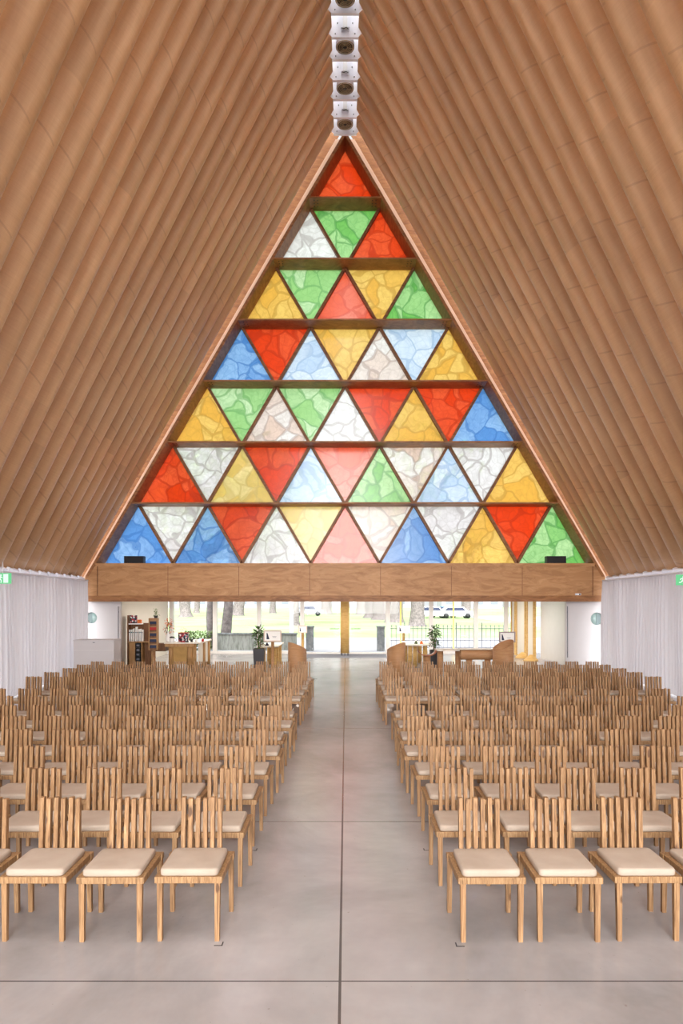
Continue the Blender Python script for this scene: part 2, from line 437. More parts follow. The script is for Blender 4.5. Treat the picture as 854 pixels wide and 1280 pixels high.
for i in range(ntube):
    y = 22.16 - pitch*i
    W = Wd(y); zr = Zr(y)
    for sgn, side in ((-1,'left'), (1,'right')):
        u = Vector((-(W-XR), 0, zr-ZE)).normalized(); u.x *= -sgn*-1   # towards the ridge
        u = Vector((-sgn*(W-XR), 0, zr-ZE)).normalized()
        nrm = Vector((sgn*u.z, 0, abs(u.x)))                          # outward
        yax = u.cross(nrm)
        org = Vector((sgn*W, y, ZE)) + nrm*r
        Mx = Matrix(((nrm.x, yax.x, u.x, org.x),(nrm.y, yax.y, u.y, org.y),(nrm.z, yax.z, u.z, org.z),(0,0,0,1)))
        if proto_t is None:
            proto_t = empty('roof_tube')
            tube_mesh().build('tube_wall', M['tube'], proto_t)
            s_ = MB()
            # steel shoe under the tube foot: a white cradle with an oblique cheek plate
            s_.box(-r-.01, r*.9, -.32, .32, -.10, .0)
            s_.hexa([(-r-.05,-.33,-.16),(-r+.02,-.33,-.16),(-r+.02,.20,-.10),(-r-.05,.20,-.10)],
                    [(-r-.05,-.33,-.01),(-r+.02,-.33,-.01),(-r+.02,.20,.05),(-r-.05,.20,.05)])
            s_.build('steel_shoe', M['white_steel'], proto_t)
            o = proto_t
        else:
            o = copy_tree(proto_t)
        o.matrix_world = Mx
        tag(o, f'brown cardboard roof tube on the {side} slope, {ordn(i+1)} from the stained glass gable', 'tube', f'cardboard roof tubes on the {side} slope')

# translucent roof sheets above the tubes
for sgn, nm in ((-1,'left'),(1,'right')):
    b = MB(); secs = []
    for k in range(25):
        y = 23.4 - 23.0*k/24
        W = Wd(y); zr = Zr(y); u = Vector((-sgn*(W-XR), 0, zr-ZE)).normalized(); n_ = Vector((sgn*u.z,0,abs(u.x)))
        p0 = Vector((sgn*W, y, ZE)) + n_*.95 - u*.9
        p1 = p0 + u*((p0.x*sgn-.01)/abs(u.x))
        secs.append((p0, p1))
    vs = []; fs = []
    for p0, p1 in secs: vs += [p0, p1, p0+Vector((0,0,.03)), p1+Vector((0,0,.03))]
    for k in range(24):
        a = 4*k; fs += [(a, a+1, a+5, a+4), (a+2, a+6, a+7, a+3), (a, a+4, a+6, a+2), (a+1, a+3, a+7, a+5)]
    fs += [(0,2,3,1), (96,97,99,98)]
    b.add(vs, fs)
    o = b.build('roof_' + nm, M['roofsheet']); o.name = 'ceiling' if sgn < 0 else 'ceiling.001'
    tag(o, f'translucent white roof sheet above the {nm} tubes', kind='structure')

for sgn, nm in ((-1,'left'),(1,'right')):
    b = MB(); ps = []
    for y in (.35, -4.0, -9.0):
        u = Vector((-sgn*(Wd(y)-XR), 0, Zr(y)-ZE)).normalized(); n_ = Vector((sgn*u.z,0,abs(u.x)))
        p0 = Vector((sgn*Wd(y), y, ZE)); p1 = Vector((sgn*XR*.2, y, Zr(y))); ps.append((p0, p1, p0+n_*.3, p1+n_*.3))
    vs = [p for q in ps for p in q]; fs = []
    for k in (0,1):
        a = 4*k; fs += [(a,a+1,a+5,a+4),(a+2,a+6,a+7,a+3),(a,a+4,a+6,a+2),(a+1,a+3,a+7,a+5)]
    fs += [(0,2,3,1),(8,9,11,10)]
    b.add(vs, fs); o = b.build('ceiling.002', M['tube']); tag(o, f'brown sloping roof over the altar end, {nm} side', kind='structure')
# ridge plates and fans -------------------------------------------------------
pt0 = None; fan0 = None
ny = 0
for i in range(9):
    y = 22.16 + pitch/2 - pitch*i
    z = Zr(y)
    if pt0 is None:
        pt0 = empty('ridge_plate')
        b = MB(); b.prism_y([(-.34,0),(.34,0),(.46,.12),(.46,.50),(.40,.60),(-.40,.60),(-.46,.50),(-.46,.12)], -.012, .012)
        b.build('plate', M['white_steel'], pt0)
        b = MB(); b.box(-.36,.36,-.03,.05,-.02,.012); b.build('bottom_flange', M['white_steel'], pt0)
        for bx, bz in ((-.26,.08),(.26,.08),(-.2,.36),(.2,.36)):
            b = MB(); b.lathe([(.016,0),(.016,.02)], 8, Matrix.Translation((bx,-.012,bz)) @ Matrix.Rotation(PI/2,4,'X')); b.build('bolt', M['bolt'], pt0)
        p = pt0
    else: p = copy_tree(pt0)
    p.location = (0, y, z)
    tag(p, f'white steel ridge plate, {ordn(i+1)} from the apex of the stained glass gable', 'plate', 'white steel plates along the ridge')
    if i % 2 == 0 and i < 8:
        yf = y - .30
        if fan0 is None:
            fan0 = empty('ridge_fan')
            b = MB(); b.lathe([(.215,.0),(.25,.02),(.25,.10),(.20,.28),(.17,.40),(.17,.62)], 28, cap=False)
            b.lathe([(.17,.6),(.17,.62)], 28); b.build('housing', M['white_steel'], fan0)
            b = MB(); b.lathe([(.235,.012),(.235,.03)], 28); b.build('dark_back', M['black'], fan0)
            g = MB()
            for rr in (.07,.115,.16,.205,.242):
                pts = [(rr*math.cos(2*PI*k/28), rr*math.sin(2*PI*k/28), 0) for k in range(29)]
                g.tube(pts, .011, 6)
            for a in (.2, .2+2*PI/3, .2+4*PI/3):
                g.tube([(0,0,0),(.24*math.cos(a),.24*math.sin(a),0)], .009, 6)
            g.build('grille', M['grille'], fan0)
            b = MB(); b.lathe([(.0,-.012),(.045,-.012),(.05,.01)], 16); b.build('hub', M['steel_dark'], fan0)
            f_ = fan0
        else: f_ = copy_tree(fan0)
        f_.location = (0, yf, z + .10)
        tag(f_, f'round white ridge fan with concentric brown grille, {ordn(i//2+1)} from the gable apex', 'fan', 'round fans along the ridge')
    elif i < 9:
        h = empty('fan_bracket', (0, y-.06, z)); tag(h, f'white hanger channel on the {ordn(i+1)} ridge plate from the gable', 'bracket', 'white hanger channels along the ridge')
        b = MB(); b.box(-.11,-.06,-.1,.04,.14,.95); b.box(.06,.11,-.1,.04,.14,.95); b.build('channel', M['white_steel'], h)
        b = MB(); b.box(-.06,.06,-.06,.04,.18,.95); b.build('web_plate', M['grey_paint'], h)
        b = MB(); b.tube([(-.09,-.1,.12),(-.03,-.12,.09),(.03,-.12,.12),(.09,-.1,.09)], .012, 6); b.build('cable_tie', M['steel_dark'], h)

# gable: beam, rafters, glass ------------------------------------------------
def xin(z): return (CAMH + 14.73 - z)/SL       # inner face of the rafters
ZA = CAMH + 14.73
ZB = 3.368                                    # beam top
b = MB()
xb = xin(ZB) - .02
b.prism_y([(-8.26,2.34),(8.26,2.34),(8.26,2.93),(xb+.17,ZB-.10),(-xb-.17,ZB-.10),(-8.26,2.93)], D0, D0+.34)
beam = b.build('trim_1', M['ply']); tag(beam, 'wide plywood beam spanning below the stained glass gable', kind='structure')
b = MB(); b.box(-xb-.04, xb+.04, D0-.03, D0+.74, ZB-.10, ZB); o = b.build('cap_board', M['ply'], beam)
b = MB(); b.box(-8.27, 8.27, D0-.035, D0+.35, 2.15, 2.34); o = b.build('bottom_board', M['lvl'], beam)
b = MB()
for k in range(-3, 5):
    x = (k-.5)*2.25
    b.box(x-.008, x+.008, D0-.004, D0+.01, 2.34, ZB-.10)
b.build('panel_joint', M['mullion'], beam)
b = MB(); b.box(xb-.05+.02, xb-.05+.035, D0-.004, D0+.01, 2.34, ZB-.10); b.box(-xb+.015, -xb+.03, D0-.004, D0+.01, 2.34, ZB-.10); b.build('end_joint', M['mullion'], beam)
for sgn in (-1, 1):
    zb = 2.95
    b = MB(); pts = [(sgn*xin(zb), zb), (0, ZA), (0, ZA+.10*SL), (sgn*(xin(zb)+.10), zb)]
    b.prism_y(pts, D0-.012, DG+.1)
    o = b.build('trim_2', M['lvl']); o.name = 'trim_2' if sgn < 0 else 'trim_3'
    tag(o, f'deep laminated timber rafter on the {"left" if sgn<0 else "right"} edge of the gable window', kind='structure')
    z1 = ZA - .12; t0, t1 = .05, .13
    b = MB(); b.prism_y([(sgn*(xin(2.9)+.102), 2.9), (sgn*(xin(z1)+.102), z1+.0), (sgn*(xin(z1)+.102+t1), z1), (sgn*(xin(2.9)+.102+t0), 2.9)], D0-.02, D0+.0)
    o = b.build('trim_4', M['strip']); o.name = 'trim_4' if sgn < 0 else 'trim_5'
    tag(o, f'pale translucent closing strip beside the {"left" if sgn<0 else "right"} gable rafter', kind='structure')

for sgn in (-1, 1):
    b = MB(); za = CAMH+15.3  # opaque board added to block the bright sky beside the strip
    b.prism_y([(sgn*(xin(2.9)+.30), 2.9), (sgn*(xin(za)+.38), za), (sgn*(xin(za)+1.25), za), (sgn*(xin(2.9)+1.1), 2.9)], D0+.45, D0+.5)
    o = b.build('sky_block_board', M['lvl']); o.name = 'trim_20' if sgn < 0 else 'trim_21'
    tag(o, f'added opaque board hiding the sky behind the {"left" if sgn<0 else "right"} edge of the last roof tube', kind='structure')
win = empty('window_1', (0, DG, ZB)); tag(win, 'large triangular stained glass gable window of forty-nine coloured triangles', kind='structure')
RH = 13.53/7; RW = 2*7.88/7; Z0 = 3.40
rows = ['R','WGR','YgrYG','BRbYwbY','YgwgWRYRB','RWyRbrGwbWY','BWBRWyrwBWYRG']
for ri, rowc in enumerate(rows):
    lvl = 6 - ri                       # level of the row's base
    zb = Z0 + lvl*RH; zt = zb + RH
    nup = ri + 1
    for k, ch in enumerate(rowc):
        xm = (k - ri) * RW/2
        g_ = .0
        if k % 2 == 0: pts = [(xm-RW/2+g_*1.7, zb), (xm+RW/2-g_*1.7, zb), (xm, zt-g_*2)]
        else: pts = [(xm-RW/2+g_*1.7, zt), (xm, zb+g_*2), (xm+RW/2-g_*1.7, zt)]
        cxp = xm; czp = (zb+zt)/2
        vs = [(p[0]-cxp, 0, p[1]-czp) for p in pts] ; 
        q = MB(); q.add([(v[0],-.004,v[2]) for v in vs]+[(v[0],.004,v[2]) for v in vs], [(0,1,2),(5,4,3),(0,3,4,1),(1,4,5,2),(2,5,3,0)])
        # a single skin transmits light like the thin printed pane it stands for
        q = MB(); q.add(vs, [(0,1,2)])
        o = q.build('stained_pane', GC[ch], win, loc=(cxp, .03, czp-ZB))
        o['label'] = f'{GNAME[ch]} triangular pane'
# diagonal mullions
for lvl in range(7):
    zb = Z0 + lvl*RH - ZB; half = (7-lvl)*RW/2
    for k in range(7-lvl):
        xl = -half + k*RW
        for (xa, xc, edge) in ((xl, xl+RW/2, k == 0), (xl+RW, xl+RW/2, k == 6-lvl)):
            if edge: continue
            d = Vector((xc-xa, 0, RH)).normalized(); nn = Vector((d.z, 0, -d.x))*.042
            a = Vector((xa, 0, zb)); c = Vector((xc, 0, zb+RH))
            q = MB()
            lo = [a-nn, a+nn, c+nn, c-nn]
            q.hexa([(p.x,-.13,p.z) for p in lo], [(p.x,.06,p.z) for p in lo])
            q.build('mullion', M['mullion'], win)
for lvl in range(1, 7):
    zz = ZB + 1.9425*lvl - ZB; xx = xin(ZB+zz-.03)
    q = MB(); q.box(-xx-.04, xx+.04, D0-DG+.02, .10, zz-.05, zz)
    t = q.build('transom', M['lvl'], win)
    for sgn in (-1, 1):
        for a in range(3):
            for c in range(2):
                bq = MB(); bq.lathe([(.018,0),(.018,.012)], 8, Matrix.Translation((sgn*(xx-.14-.11*c), D0-DG+.16+.17*a, zz-.062)))
                if a == 0: pl = bq if c == 0 else pl
                if a or c: pl.v, pl.f, pl.sm = pl.v, pl.f, pl.sm; n0 = len(pl.v); pl.v += bq.v; pl.f += [[i+n0 for i in f] for f in bq.f]; pl.sm += bq.sm
        pl.build('bolt_group', M['steel_dark'], t)
# speakers on the beam
for sgn, nm in ((-1,'left'),(1,'right')):
    xs = (169-CX)/F*22.8 if sgn < 0 else (694-CX)/F*22.8
    t = empty('speaker', (xs, D0+.16, ZB)); tag(t, f'black box loudspeaker lying at the {nm} end of the beam top', 'speaker', 'black loudspeakers on the beam')
    b = MB(); b.box(-.31,.31,-.12,.14,0,.23); b.build('cabinet', M['black'], t, bevel=.008)
    b = MB(); b.box(-.29,.29,-.128,-.121,.015,.215); b.build('grille', M['black_gloss'], t)
t = empty('ceiling_sensor', ((722-CX)/F*D0, D0-.036, 2.38)); tag(t, 'tiny white sensor on the right part of the plywood beam', 'sensor')
b = MB(); b.box(-.09,.09,-.05,0,-.03,.03); b.build('sensor_body', M['white_steel'], t, bevel=.01)
b = MB(); b.lathe([(.02,0),(.025,.03),(.01,.045)], 12, Matrix.Translation((.04,-.05,0)) @ Matrix.Rotation(PI/2,4,'X')); b.build('lens', M['black_gloss'], t)

# side: curtains, pelmet, track ---------------------------------------------
for sgn, nm in ((-1,'left'),(1,'right')):
    t = empty('curtain', (sgn*(Wd(15)-.16), 15, 0)); tag(t, f'long white pleated curtain hanging along the {nm} side wall', 'curtain', 'white curtains along the side walls')
    q = MB(); vs = []; fs = []
    ys = []; y = -8.0
    while y < 22.42: ys.append(y); y += .022
    ph = 0; zs = (.03, .5, 1.4, 2.2, 2.6, 2.80)
    for j, z in enumerate(zs):
        ph = 0
        for i, y in enumerate(ys):
            ph = y*27 + 1.6*math.sin(y*2.3) + 1.1*math.sin(y*5.1+1)
            amp = .045*(1+.5*math.sin(y*3.7+.5)) * (1.0 if z < 2.5 else .7)
            dx = amp*math.sin(ph + .15*math.sin(z*2+y)) + .02*math.sin(y*1.3+z)
            vs.append((sgn*(Wd(y)-.16-Wd(15)+.16) + dx, y-15, z))
    n = len(ys)
    for j in range(len(zs)-1):
        for i in range(n-1): fs.append((j*n+i, j*n+i+1, (j+1)*n+i+1, (j+1)*n+i))
    q.add(vs, fs, True); q.build('fabric', M['curtain'], t)
    q = MB(); a0 = Wd(-8)-Wd(15); a1 = Wd(22.4)-Wd(15)
    q.hexa([(sgn*a0-.04,-23,2.79),(sgn*a0+.04,-23,2.79),(sgn*a1+.04,7.4,2.79),(sgn*a1-.04,7.4,2.79)],
           [(sgn*a0-.04,-23,2.83),(sgn*a0+.04,-23,2.83),(sgn*a1+.04,7.4,2.83),(sgn*a1-.04,7.4,2.83)])
    q.build('curtain_track', M['white_steel'], t)
    # pelmet / gutter band behind the tube feet
    q = MB()
    q.hexa([(sgn*(Wd(.5)+.22),.5,2.66),(sgn*(Wd(.5)+.30),.5,2.66),(sgn*(Wd(22.6)+.30),22.6,2.66),(sgn*(Wd(22.6)+.22),22.6,2.66)],
           [(sgn*(Wd(.5)+.22),.5,2.80),(sgn*(Wd(.5)+.30),.5,2.80),(sgn*(Wd(22.6)+.30),22.6,2.80),(sgn*(Wd(22.6)+.22),22.6,2.80)])
    o = q.build('eave', M['white_steel']); o.name = 'trim_6' if sgn < 0 else 'trim_7'; tag(o, f'white steel eave rail above the {nm} curtain', kind='structure')

# exit signs
def exit_sign(x, y, z, sgn, nm):
    t = empty('exit_sign', (x, y, z), sgn*0.0); tag(t, f'lit green running figure exit sign hanging by the {nm} curtain', 'sign', 'green exit signs')
    b = MB(); b.box(-.17,.17,-.02,.02,-.11,.11); b.build('sign_box', M['exit_green'], t, bevel=.006)
    b = MB()
    b.box(.02,.12,-.024,-.0205,-.09,.09)
    b.lathe([(.018,0),(.018,.003)], 12, Matrix.Translation((-.03,-.021,.065)) @ Matrix.Rotation(PI/2,4,'X'))
    for a_, c_ in (((-.03,.045),(-.05,-.01)),((-.05,-.01),(-.02,-.045)),((-.02,-.045),(-.03,-.09)),((-.05,-.01),(-.08,-.05)),((-.08,-.05),(-.12,-.05)),((-.035,.035),(.0,.01)),((-.035,.035),(-.08,.03)),((-.08,.03),(-.09,.0))):
        p = Vector((a_[0],0,a_[1])); q_ = Vector((c_[0],0,c_[1])); d = (q_-p).normalized(); nn = Vector((d.z,0,-d.x))*.010
        lo = [p-nn,p+nn,q_+nn,q_-nn]; b.hexa([(v.x,-.024,v.z) for v in lo],[(v.x,-.0205,v.z) for v in lo])
    b.build('running_figure_symbol', M['exit_white'], t)
    b = MB(); b.tube([(0,0,.11),(0,0,.34)], .008, 6); b.build('drop_rod', M['white_steel'], t)
exit_sign(-7.02, 14.6, 2.2+27*14.6/F, -1, 'left')
exit_sign(7.10, 14.9, 2.2+25*14.9/F, 1, 'right')

# ------------------------------------------------------------------ narthex
b = MB(); b.box(-9.6, 9.6, D0+.36, 29.6, 2.42, 2.56); o = b.build('ceiling', M['white_paint']); tag(o, 'low white ceiling of the entrance lobby', kind='structure')
def wall_seg(name, x0, y0, x1, y1, mat, th=.1, z1=2.42, label=''):
    d = Vector((x1-x0, y1-y0, 0)).normalized(); n_ = Vector((-d.y, d.x, 0))*th
    b = MB(); lo = [(x0,y0,0),(x1,y1,0),(x1+n_.x,y1+n_.y,0),(x0+n_.x,y0+n_.y,0)]
    b.hexa(lo, [(p[0],p[1],z1) for p in lo]); o = b.build(name, mat); tag(o, label, kind='structure'); return o
def holed_wall(name, x0, x1, cx, cz, rad, label):     # wall facing the camera with a round opening
    b = MB(); n = 40; zt = 2.42; y = 22.97; 
    for yy, flip in ((y,0),(y+.14,1)):
        vs = []; fs = []
        for k in range(n):
            a = 2*PI*k/n; c_, s_ = math.cos(a), math.sin(a)
            vs.append((cx+rad*c_, yy, cz+rad*s_))
            tx = ((x1-cx)/c_ if c_ > 1e-6 else (x0-cx)/c_ if c_ < -1e-6 else 1e9)
            tz = ((zt-cz)/s_ if s_ > 1e-6 else (0-cz)/s_ if s_ < -1e-6 else 1e9)
            t_ = min(tx, tz); vs.append((cx+t_*c_, yy, cz+t_*s_))
        # exact corners
        for (X_, Z_) in ((x0,0),(x1,0),(x1,zt),(x0,zt)): vs.append((X_, yy, Z_))
        for k in range(n):
            k2 = (k+1)%n; f = (2*k, 2*k+1, 2*k2+1, 2*k2); fs.append(f if not flip else f[::-1])
            A, B = vs[2*k+1], vs[2*k2+1]
            if abs(A[0]-B[0]) > 1e-5 and abs(A[2]-B[2]) > 1e-5:
                ci = [i for i in range(2*n, 2*n+4) if (abs(vs[i][0]-A[0])<1e-4 or abs(vs[i][0]-B[0])<1e-4) and (abs(vs[i][2]-A[2])<1e-4 or abs(vs[i][2]-B[2])<1e-4)]
                if ci: fs.append((2*k+1, ci[0], 2*k2+1))
        b.add(vs, fs)
    vs = []; fs = []
    for k in range(n):
        a = 2*PI*k/n; vs += [(cx+rad*math.cos(a), y, cz+rad*math.sin(a)), (cx+rad*math.cos(a), y+.14, cz+rad*math.sin(a))]
    for k in range(n): k2 = (k+1)%n; fs.append((2*k, 2*k+1, 2*k2+1, 2*k2))
    b.add(vs, fs)
    o = b.build(name, M['white_paint']); tag(o, label, kind='structure')
YW = 22.97
lc = ((114.3-CX)/F*YW, CAMH-22.3*YW/F); rc = ((746.5-CX)/F*YW, CAMH-23.5*YW/F)
holed_wall('wall_left', -8.9, -7.34, lc[0], lc[1], .18, 'white wall with a round porthole left of the lobby')
holed_wall('wall_right', 7.24, 8.9, rc[0], rc[1], .205, 'white wall with a round porthole right of the lobby')
for nm, c_, rad, lab in (('window_2', lc, .18, 'left'), ('window_3', rc, .205, 'right')):
    t = empty(nm, (c_[0], YW, c_[1])); tag(t, f'small round porthole in the white wall on the {lab}', kind='structure')
    b = MB(); b.lathe([(rad,-.01),(rad,.01)], 40, Matrix.Translation((0,.09,0)) @ Matrix.Rotation(PI/2,4,'X')); b.build('pane', simple('porthole_glass_'+lab, lin(150,172,168), .15, .5, .03), t)
    b = MB(); 
    pts = [(rad*.98*math.cos(a), rad*.98*math.sin(a)) for a in [PI/2 + PI*k/16 for k in range(17)]]
    if lab == 'right': pts = [(-p[0], p[1]) for p in pts][::-1]
    pts = [(p[0]+(.02 if lab=='left' else -.0)*0, p[1]) for p in pts]
    b.prism_y(pts, .068, .078); b.build('shaded_half', simple('porthole_shade_'+lab, lin(100,120,120), .3, .5, .03), t)  # dark half-disc stands in for the shading across the porthole
wall_seg('wall_lobby_left', -7.26, YW+.1, -7.26, 29.2, M['cream_paint'], .08, label='cream side wall of the lobby behind the book stand')
wall_seg('wall_lobby_right', 7.02, 25.55, 7.15, YW+.1, M['grey_paint'], .08, label='smooth pale grey side wall panel right of the lobby')
b = MB(); b.box(7.12,7.24,YW-.03,YW+.12,0,2.42); o = b.build('trim_8', M['white_paint']); tag(o, 'white door jamb beside the right porthole wall', kind='structure')
b = MB(); b.box(-7.36,-7.24,YW-.03,YW+.12,0,2.42); o = b.build('trim_9', M['white_paint']); tag(o, 'white door jamb beside the left porthole wall', kind='structure')
for x, y in ((7.16, YW-.06), (-7.30, YW-.06)):
    t = empty('pull_handle', (x, y, 0)); tag(t, f'slim grey pull handle on the {"right" if x>0 else "left"} lobby door jamb', 'handle', 'slim pull handles on the lobby jambs')
    b = MB(); b.tube([(0,0,.35),(0,0,2.0)], .012, 8); b.build('bar', M['iron'], t)
    b = MB(); b.box(-.01,.01,0,.04,.5,.53); b.box(-.01,.01,0,.04,1.8,1.83); b.build('standoff', M['iron'], t)
b = MB(); b.box(6.92,7.0,23.1,25.5,0,.12); o = b.build('baseboard_right', M['white_paint']); tag(o, kind='structure')
# fin panels right of the entrance
for (ya, yb, lab) in ((25.75,26.65,'nearest of three beside the grey wall'),(27.0,28.3,'middle one of three beside the entrance glass'),(28.6,29.2,'farthest of three beside the entrance glass')):
    t = empty('folding_panel', (6.85, (ya+yb)/2, 0)); tag(t, f'white lobby door panel with golden timber edges, {lab}', 'panel', 'white panels with timber edges at the lobby side')
    h = (yb-ya)/2
    b = MB(); b.box(-.02,.02,-h+.06,h-.06,.05,2.32); b.build('panel_face', M['cream_paint'], t)
    for s_ in (-1,1):
        b = MB(); b.box(-.05,.05,s_*h-.05,s_*h+.05,.0,2.36); b.build('timber_edge', M['gold_tube'], t)
    if yb < 28.5:
        b = MB(); b.lathe([(.30,0),(.26,.04),(.05,.22)], 20, Matrix.Translation((-.12,-h,.0))); b.build('cone_foot', M['gold_tube'], t)
# far glazing
DGL = 29.3
px = [-8.93,-7.14,-5.35,-3.54,-1.76,1.76,3.54,5.38,6.62]
for i, (xa, xb_) in enumerate(zip(px[1:-1], px[2:])):
    if i == 3: continue
    t = empty('window', ((xa+xb_)/2, DGL, 0)); t.name = f'window_{4+i}'
    tag(t, 'tall white framed entrance glazing looking onto the park', kind='structure')
    h = (xb_-xa)/2
    b = MB(); b.box(-h+.07,h-.07,-.05,.05,0,.10); b.box(-h+.07,h-.07,-.05,.05,2.26,2.42); b.build('window_frame', M['aluminium'], t)
    b = MB(); b.add([(-h+.07,0,.10),(h-.07,0,.10),(h-.07,0,2.26),(-h+.07,0,2.26)], [(0,1,2,3)]); b.build('pane', M['glass'], t)
for i, x in enumerate(px[1:]):
    b = MB(); b.box(x-.085,x+.085,DGL-.09,DGL+.09,0,2.42); o = b.build(f'trim_{10+i}', M['aluminium']); tag(o, 'white glazing post of the lobby front', kind='structure')
t = empty('door_1', (0, DGL, 0)); tag(t, 'pair of clear glass entrance doors behind the round column', kind='structure')
b = MB(); b.box(-1.67,1.67,-.05,.05,0,.05); b.box(-1.67,1.67,-.05,.05,2.26,2.42); b.build('door_frame', M['aluminium'], t)
for s_ in (-1,1):
    b = MB(); b.add([(s_*.02,0,.05),(s_*1.67,0,.05),(s_*1.67,0,2.26),(s_*.02,0,2.26)], [(0,1,2,3)]); b.build('door_leaf', M['glass'], t)
    b = MB()
    for k in range(9): b.box(s_*.25+k*.045*s_-.012, s_*.25+k*.045*s_+.012, -.012,-.003,1.02-.03,1.02+.03)
    b.build('safety_mark', M['leaf'], t)
b = MB(); b.box(-1.62,1.62,27.1,28.9,0,.006); o = b.build('entrance_mat', M['mat']); tag(o, 'wide grey entrance mat set in the floor before the glass doors', 'mat')
t = empty('column', (-.01, 28.2, 0)); tag(t, 'round golden cardboard column standing before the glass doors', 'column')
b = MB(); b.lathe([(.175,.10),(.175,2.42)], 32); b.build('shaft', M['gold_tube'], t)
b = MB(); b.box(-.16,-.10,-.05,.05,0.006,.12); b.box(-.02,.02,-.12,.12,0.006,.12); b.box(.10,.16,-.05,.05,0.006,.12); b.build('steel_foot', M['iron'], t)

# white counter box left
t = empty('counter', (-7.08, 20.35, 0)); tag(t, 'plain white reception box counter beside the left curtain', 'counter')
b = MB(); b.box(-.57,.57,-.3,.3,.02,1.05); b.build('body', M['white_paint'], t, bevel=.006)
b = MB(); b.box(-.58,.58,-.31,.31,1.05,1.075); b.build('top', M['white_paint'], t)
b = MB(); b.box(-.56,.56,-.304,-.299,.78,.787); b.build('panel_seam', M['grey_paint'], t)
b = MB(); b.box(-.03,.03,-.305,-.299,.99,1.01); b.build('keyhole_plate', M['iron'], t)

# --- generic lobby furniture
def leafy(name, parent, R_, z0, z1, n, mat, size=.12, seed=0):
    rnd = random.Random(seed); q = MB()
    for k in range(n):
        a = rnd.uniform(0, 2*PI); t_ = rnd.random(); z = z0 + (z1-z0)*t_
        rr = R_*(.35+.65*math.sin(PI*min(1,.15+.8*t_)))*rnd.uniform(.1,1)
        base = Vector((rr*.4*math.cos(a), rr*.4*math.sin(a), z))
        tip = Vector((rr*math.cos(a), rr*math.sin(a), z + rnd.uniform(-.05,.08)))
        d = (tip-base); d = d.normalized()*size if d.length > 0 else Vector((size,0,0))
        w = d.cross(Vector((0,0,1))).normalized()*size*.22
        mid = tip + d*.5 + Vector((0,0,.01)); end = tip + d - Vector((0,0,size*.25))
        q.add([tip, mid-w, end, mid+w], [(0,1,2,3)])
    return q.build(name, mat, parent)
def planter(x, y, w, h, ph, label, square=True):
    t = empty('potted_plant', (x, y, 0)); tag(t, label, 'plant')
    q = MB(); a = w/2*.78; c = w/2
    q.hexa([(-a,-a,0),(a,-a,0),(a,a,0),(-a,a,0)], [(-c,-c,h),(c,-c,h),(c,c,h),(-c,c,h)]); q.build('pot', M['planter'], t, bevel=.012)
    q = MB(); q.box(-c*.9,c*.9,-c*.9,c*.9,h,h+.004); q.build('soil', M['soil'], t)
    q = MB()
    for dx, dy in ((0,0),(.03,.02),(-.03,.01)): q.tube([(dx,dy,h),(dx*1.5,dy,h+ph*.5),(dx*2.2,dy,h+ph*.9)], [.014,.012,.006], 6)
    q.build('stem', M['dark_wood'], t)
    leafy('foliage', t, .20, h+ph*.55, h+ph, 150, M['leaf'], .11, 3); leafy('foliage', t, .17, h+.06, h+ph*.40, 90, M['leaf'], .10, 5)
planter(-2.66, 22.0, .34, .70, .60, 'leafy green plant in a tapered charcoal planter left of the aisle')
planter(2.83, 22.5, .30, .62, .68, 'leafy green plant in a dark square planter right of the aisle')

def obl_tube(x, y, R_, hz, dh, adir, a0, a1, label, name='lectern', th=.018, dirn=0):
    """shell of a cardboard tube with an oblique top; hz = mean height, dh = half the rise, highest towards angle adir"""
    t = empty(name, (x, y, 0)); tag(t, label, 'lectern')
    n = 40; q = MB(); vs = []; fs = []
    for k in range(n+1):
        a = a0 + (a1-a0)*k/n; zt = hz + dh*math.cos(a-adir)
        for rr in (R_, R_-th):
            vs += [(rr*math.cos(a), rr*math.sin(a), 0), (rr*math.cos(a), rr*math.sin(a), zt)]
    for k in range(n):
        i = 4*k; j = i+4
        fs += [(i, j, j+1, i+1), (i+2, i+3, j+3, j+2), (i+1, j+1, j+3, i+3), (i, i+2, j+2, j)]
    fs += [(0,1,3,2), (4*n, 4*n+2, 4*n+3, 4*n+1)]
    q.add(vs, fs, True); q.build('curved_shell', M['tube_furn'], t, flat=False)
    return t
t = obl_tube(-1.31, 19.5, .255, .93, .12, PI*1.2, PI*.92, 2.08*PI, 'curved cardboard half tube lectern with sloping top, left of the aisle')
b = MB(); b.box(-.2,.2,-.06,.1,.6,.62); b.build('inner_shelf', M['tube_furn'], t)
t = obl_tube(1.40, 19.5, .255, .93, .12, PI*1.8, PI*.92, 2.08*PI, 'curved cardboard half tube lectern with sloping top, right of the aisle')
b = MB(); b.box(-.2,.2,-.06,.1,.6,.62); b.build('inner_shelf', M['tube_furn'], t)
t = obl_tube(4.33, 19.5, .285, .96, .15, .5, 0, 2*PI, 'wide upright cardboard tube with oblique oval mouth beside the trough')
b = MB(); b.lathe([(.26,.60),(.26,.62)], 32); b.build('inner_shelf', M['tube_furn'], t)

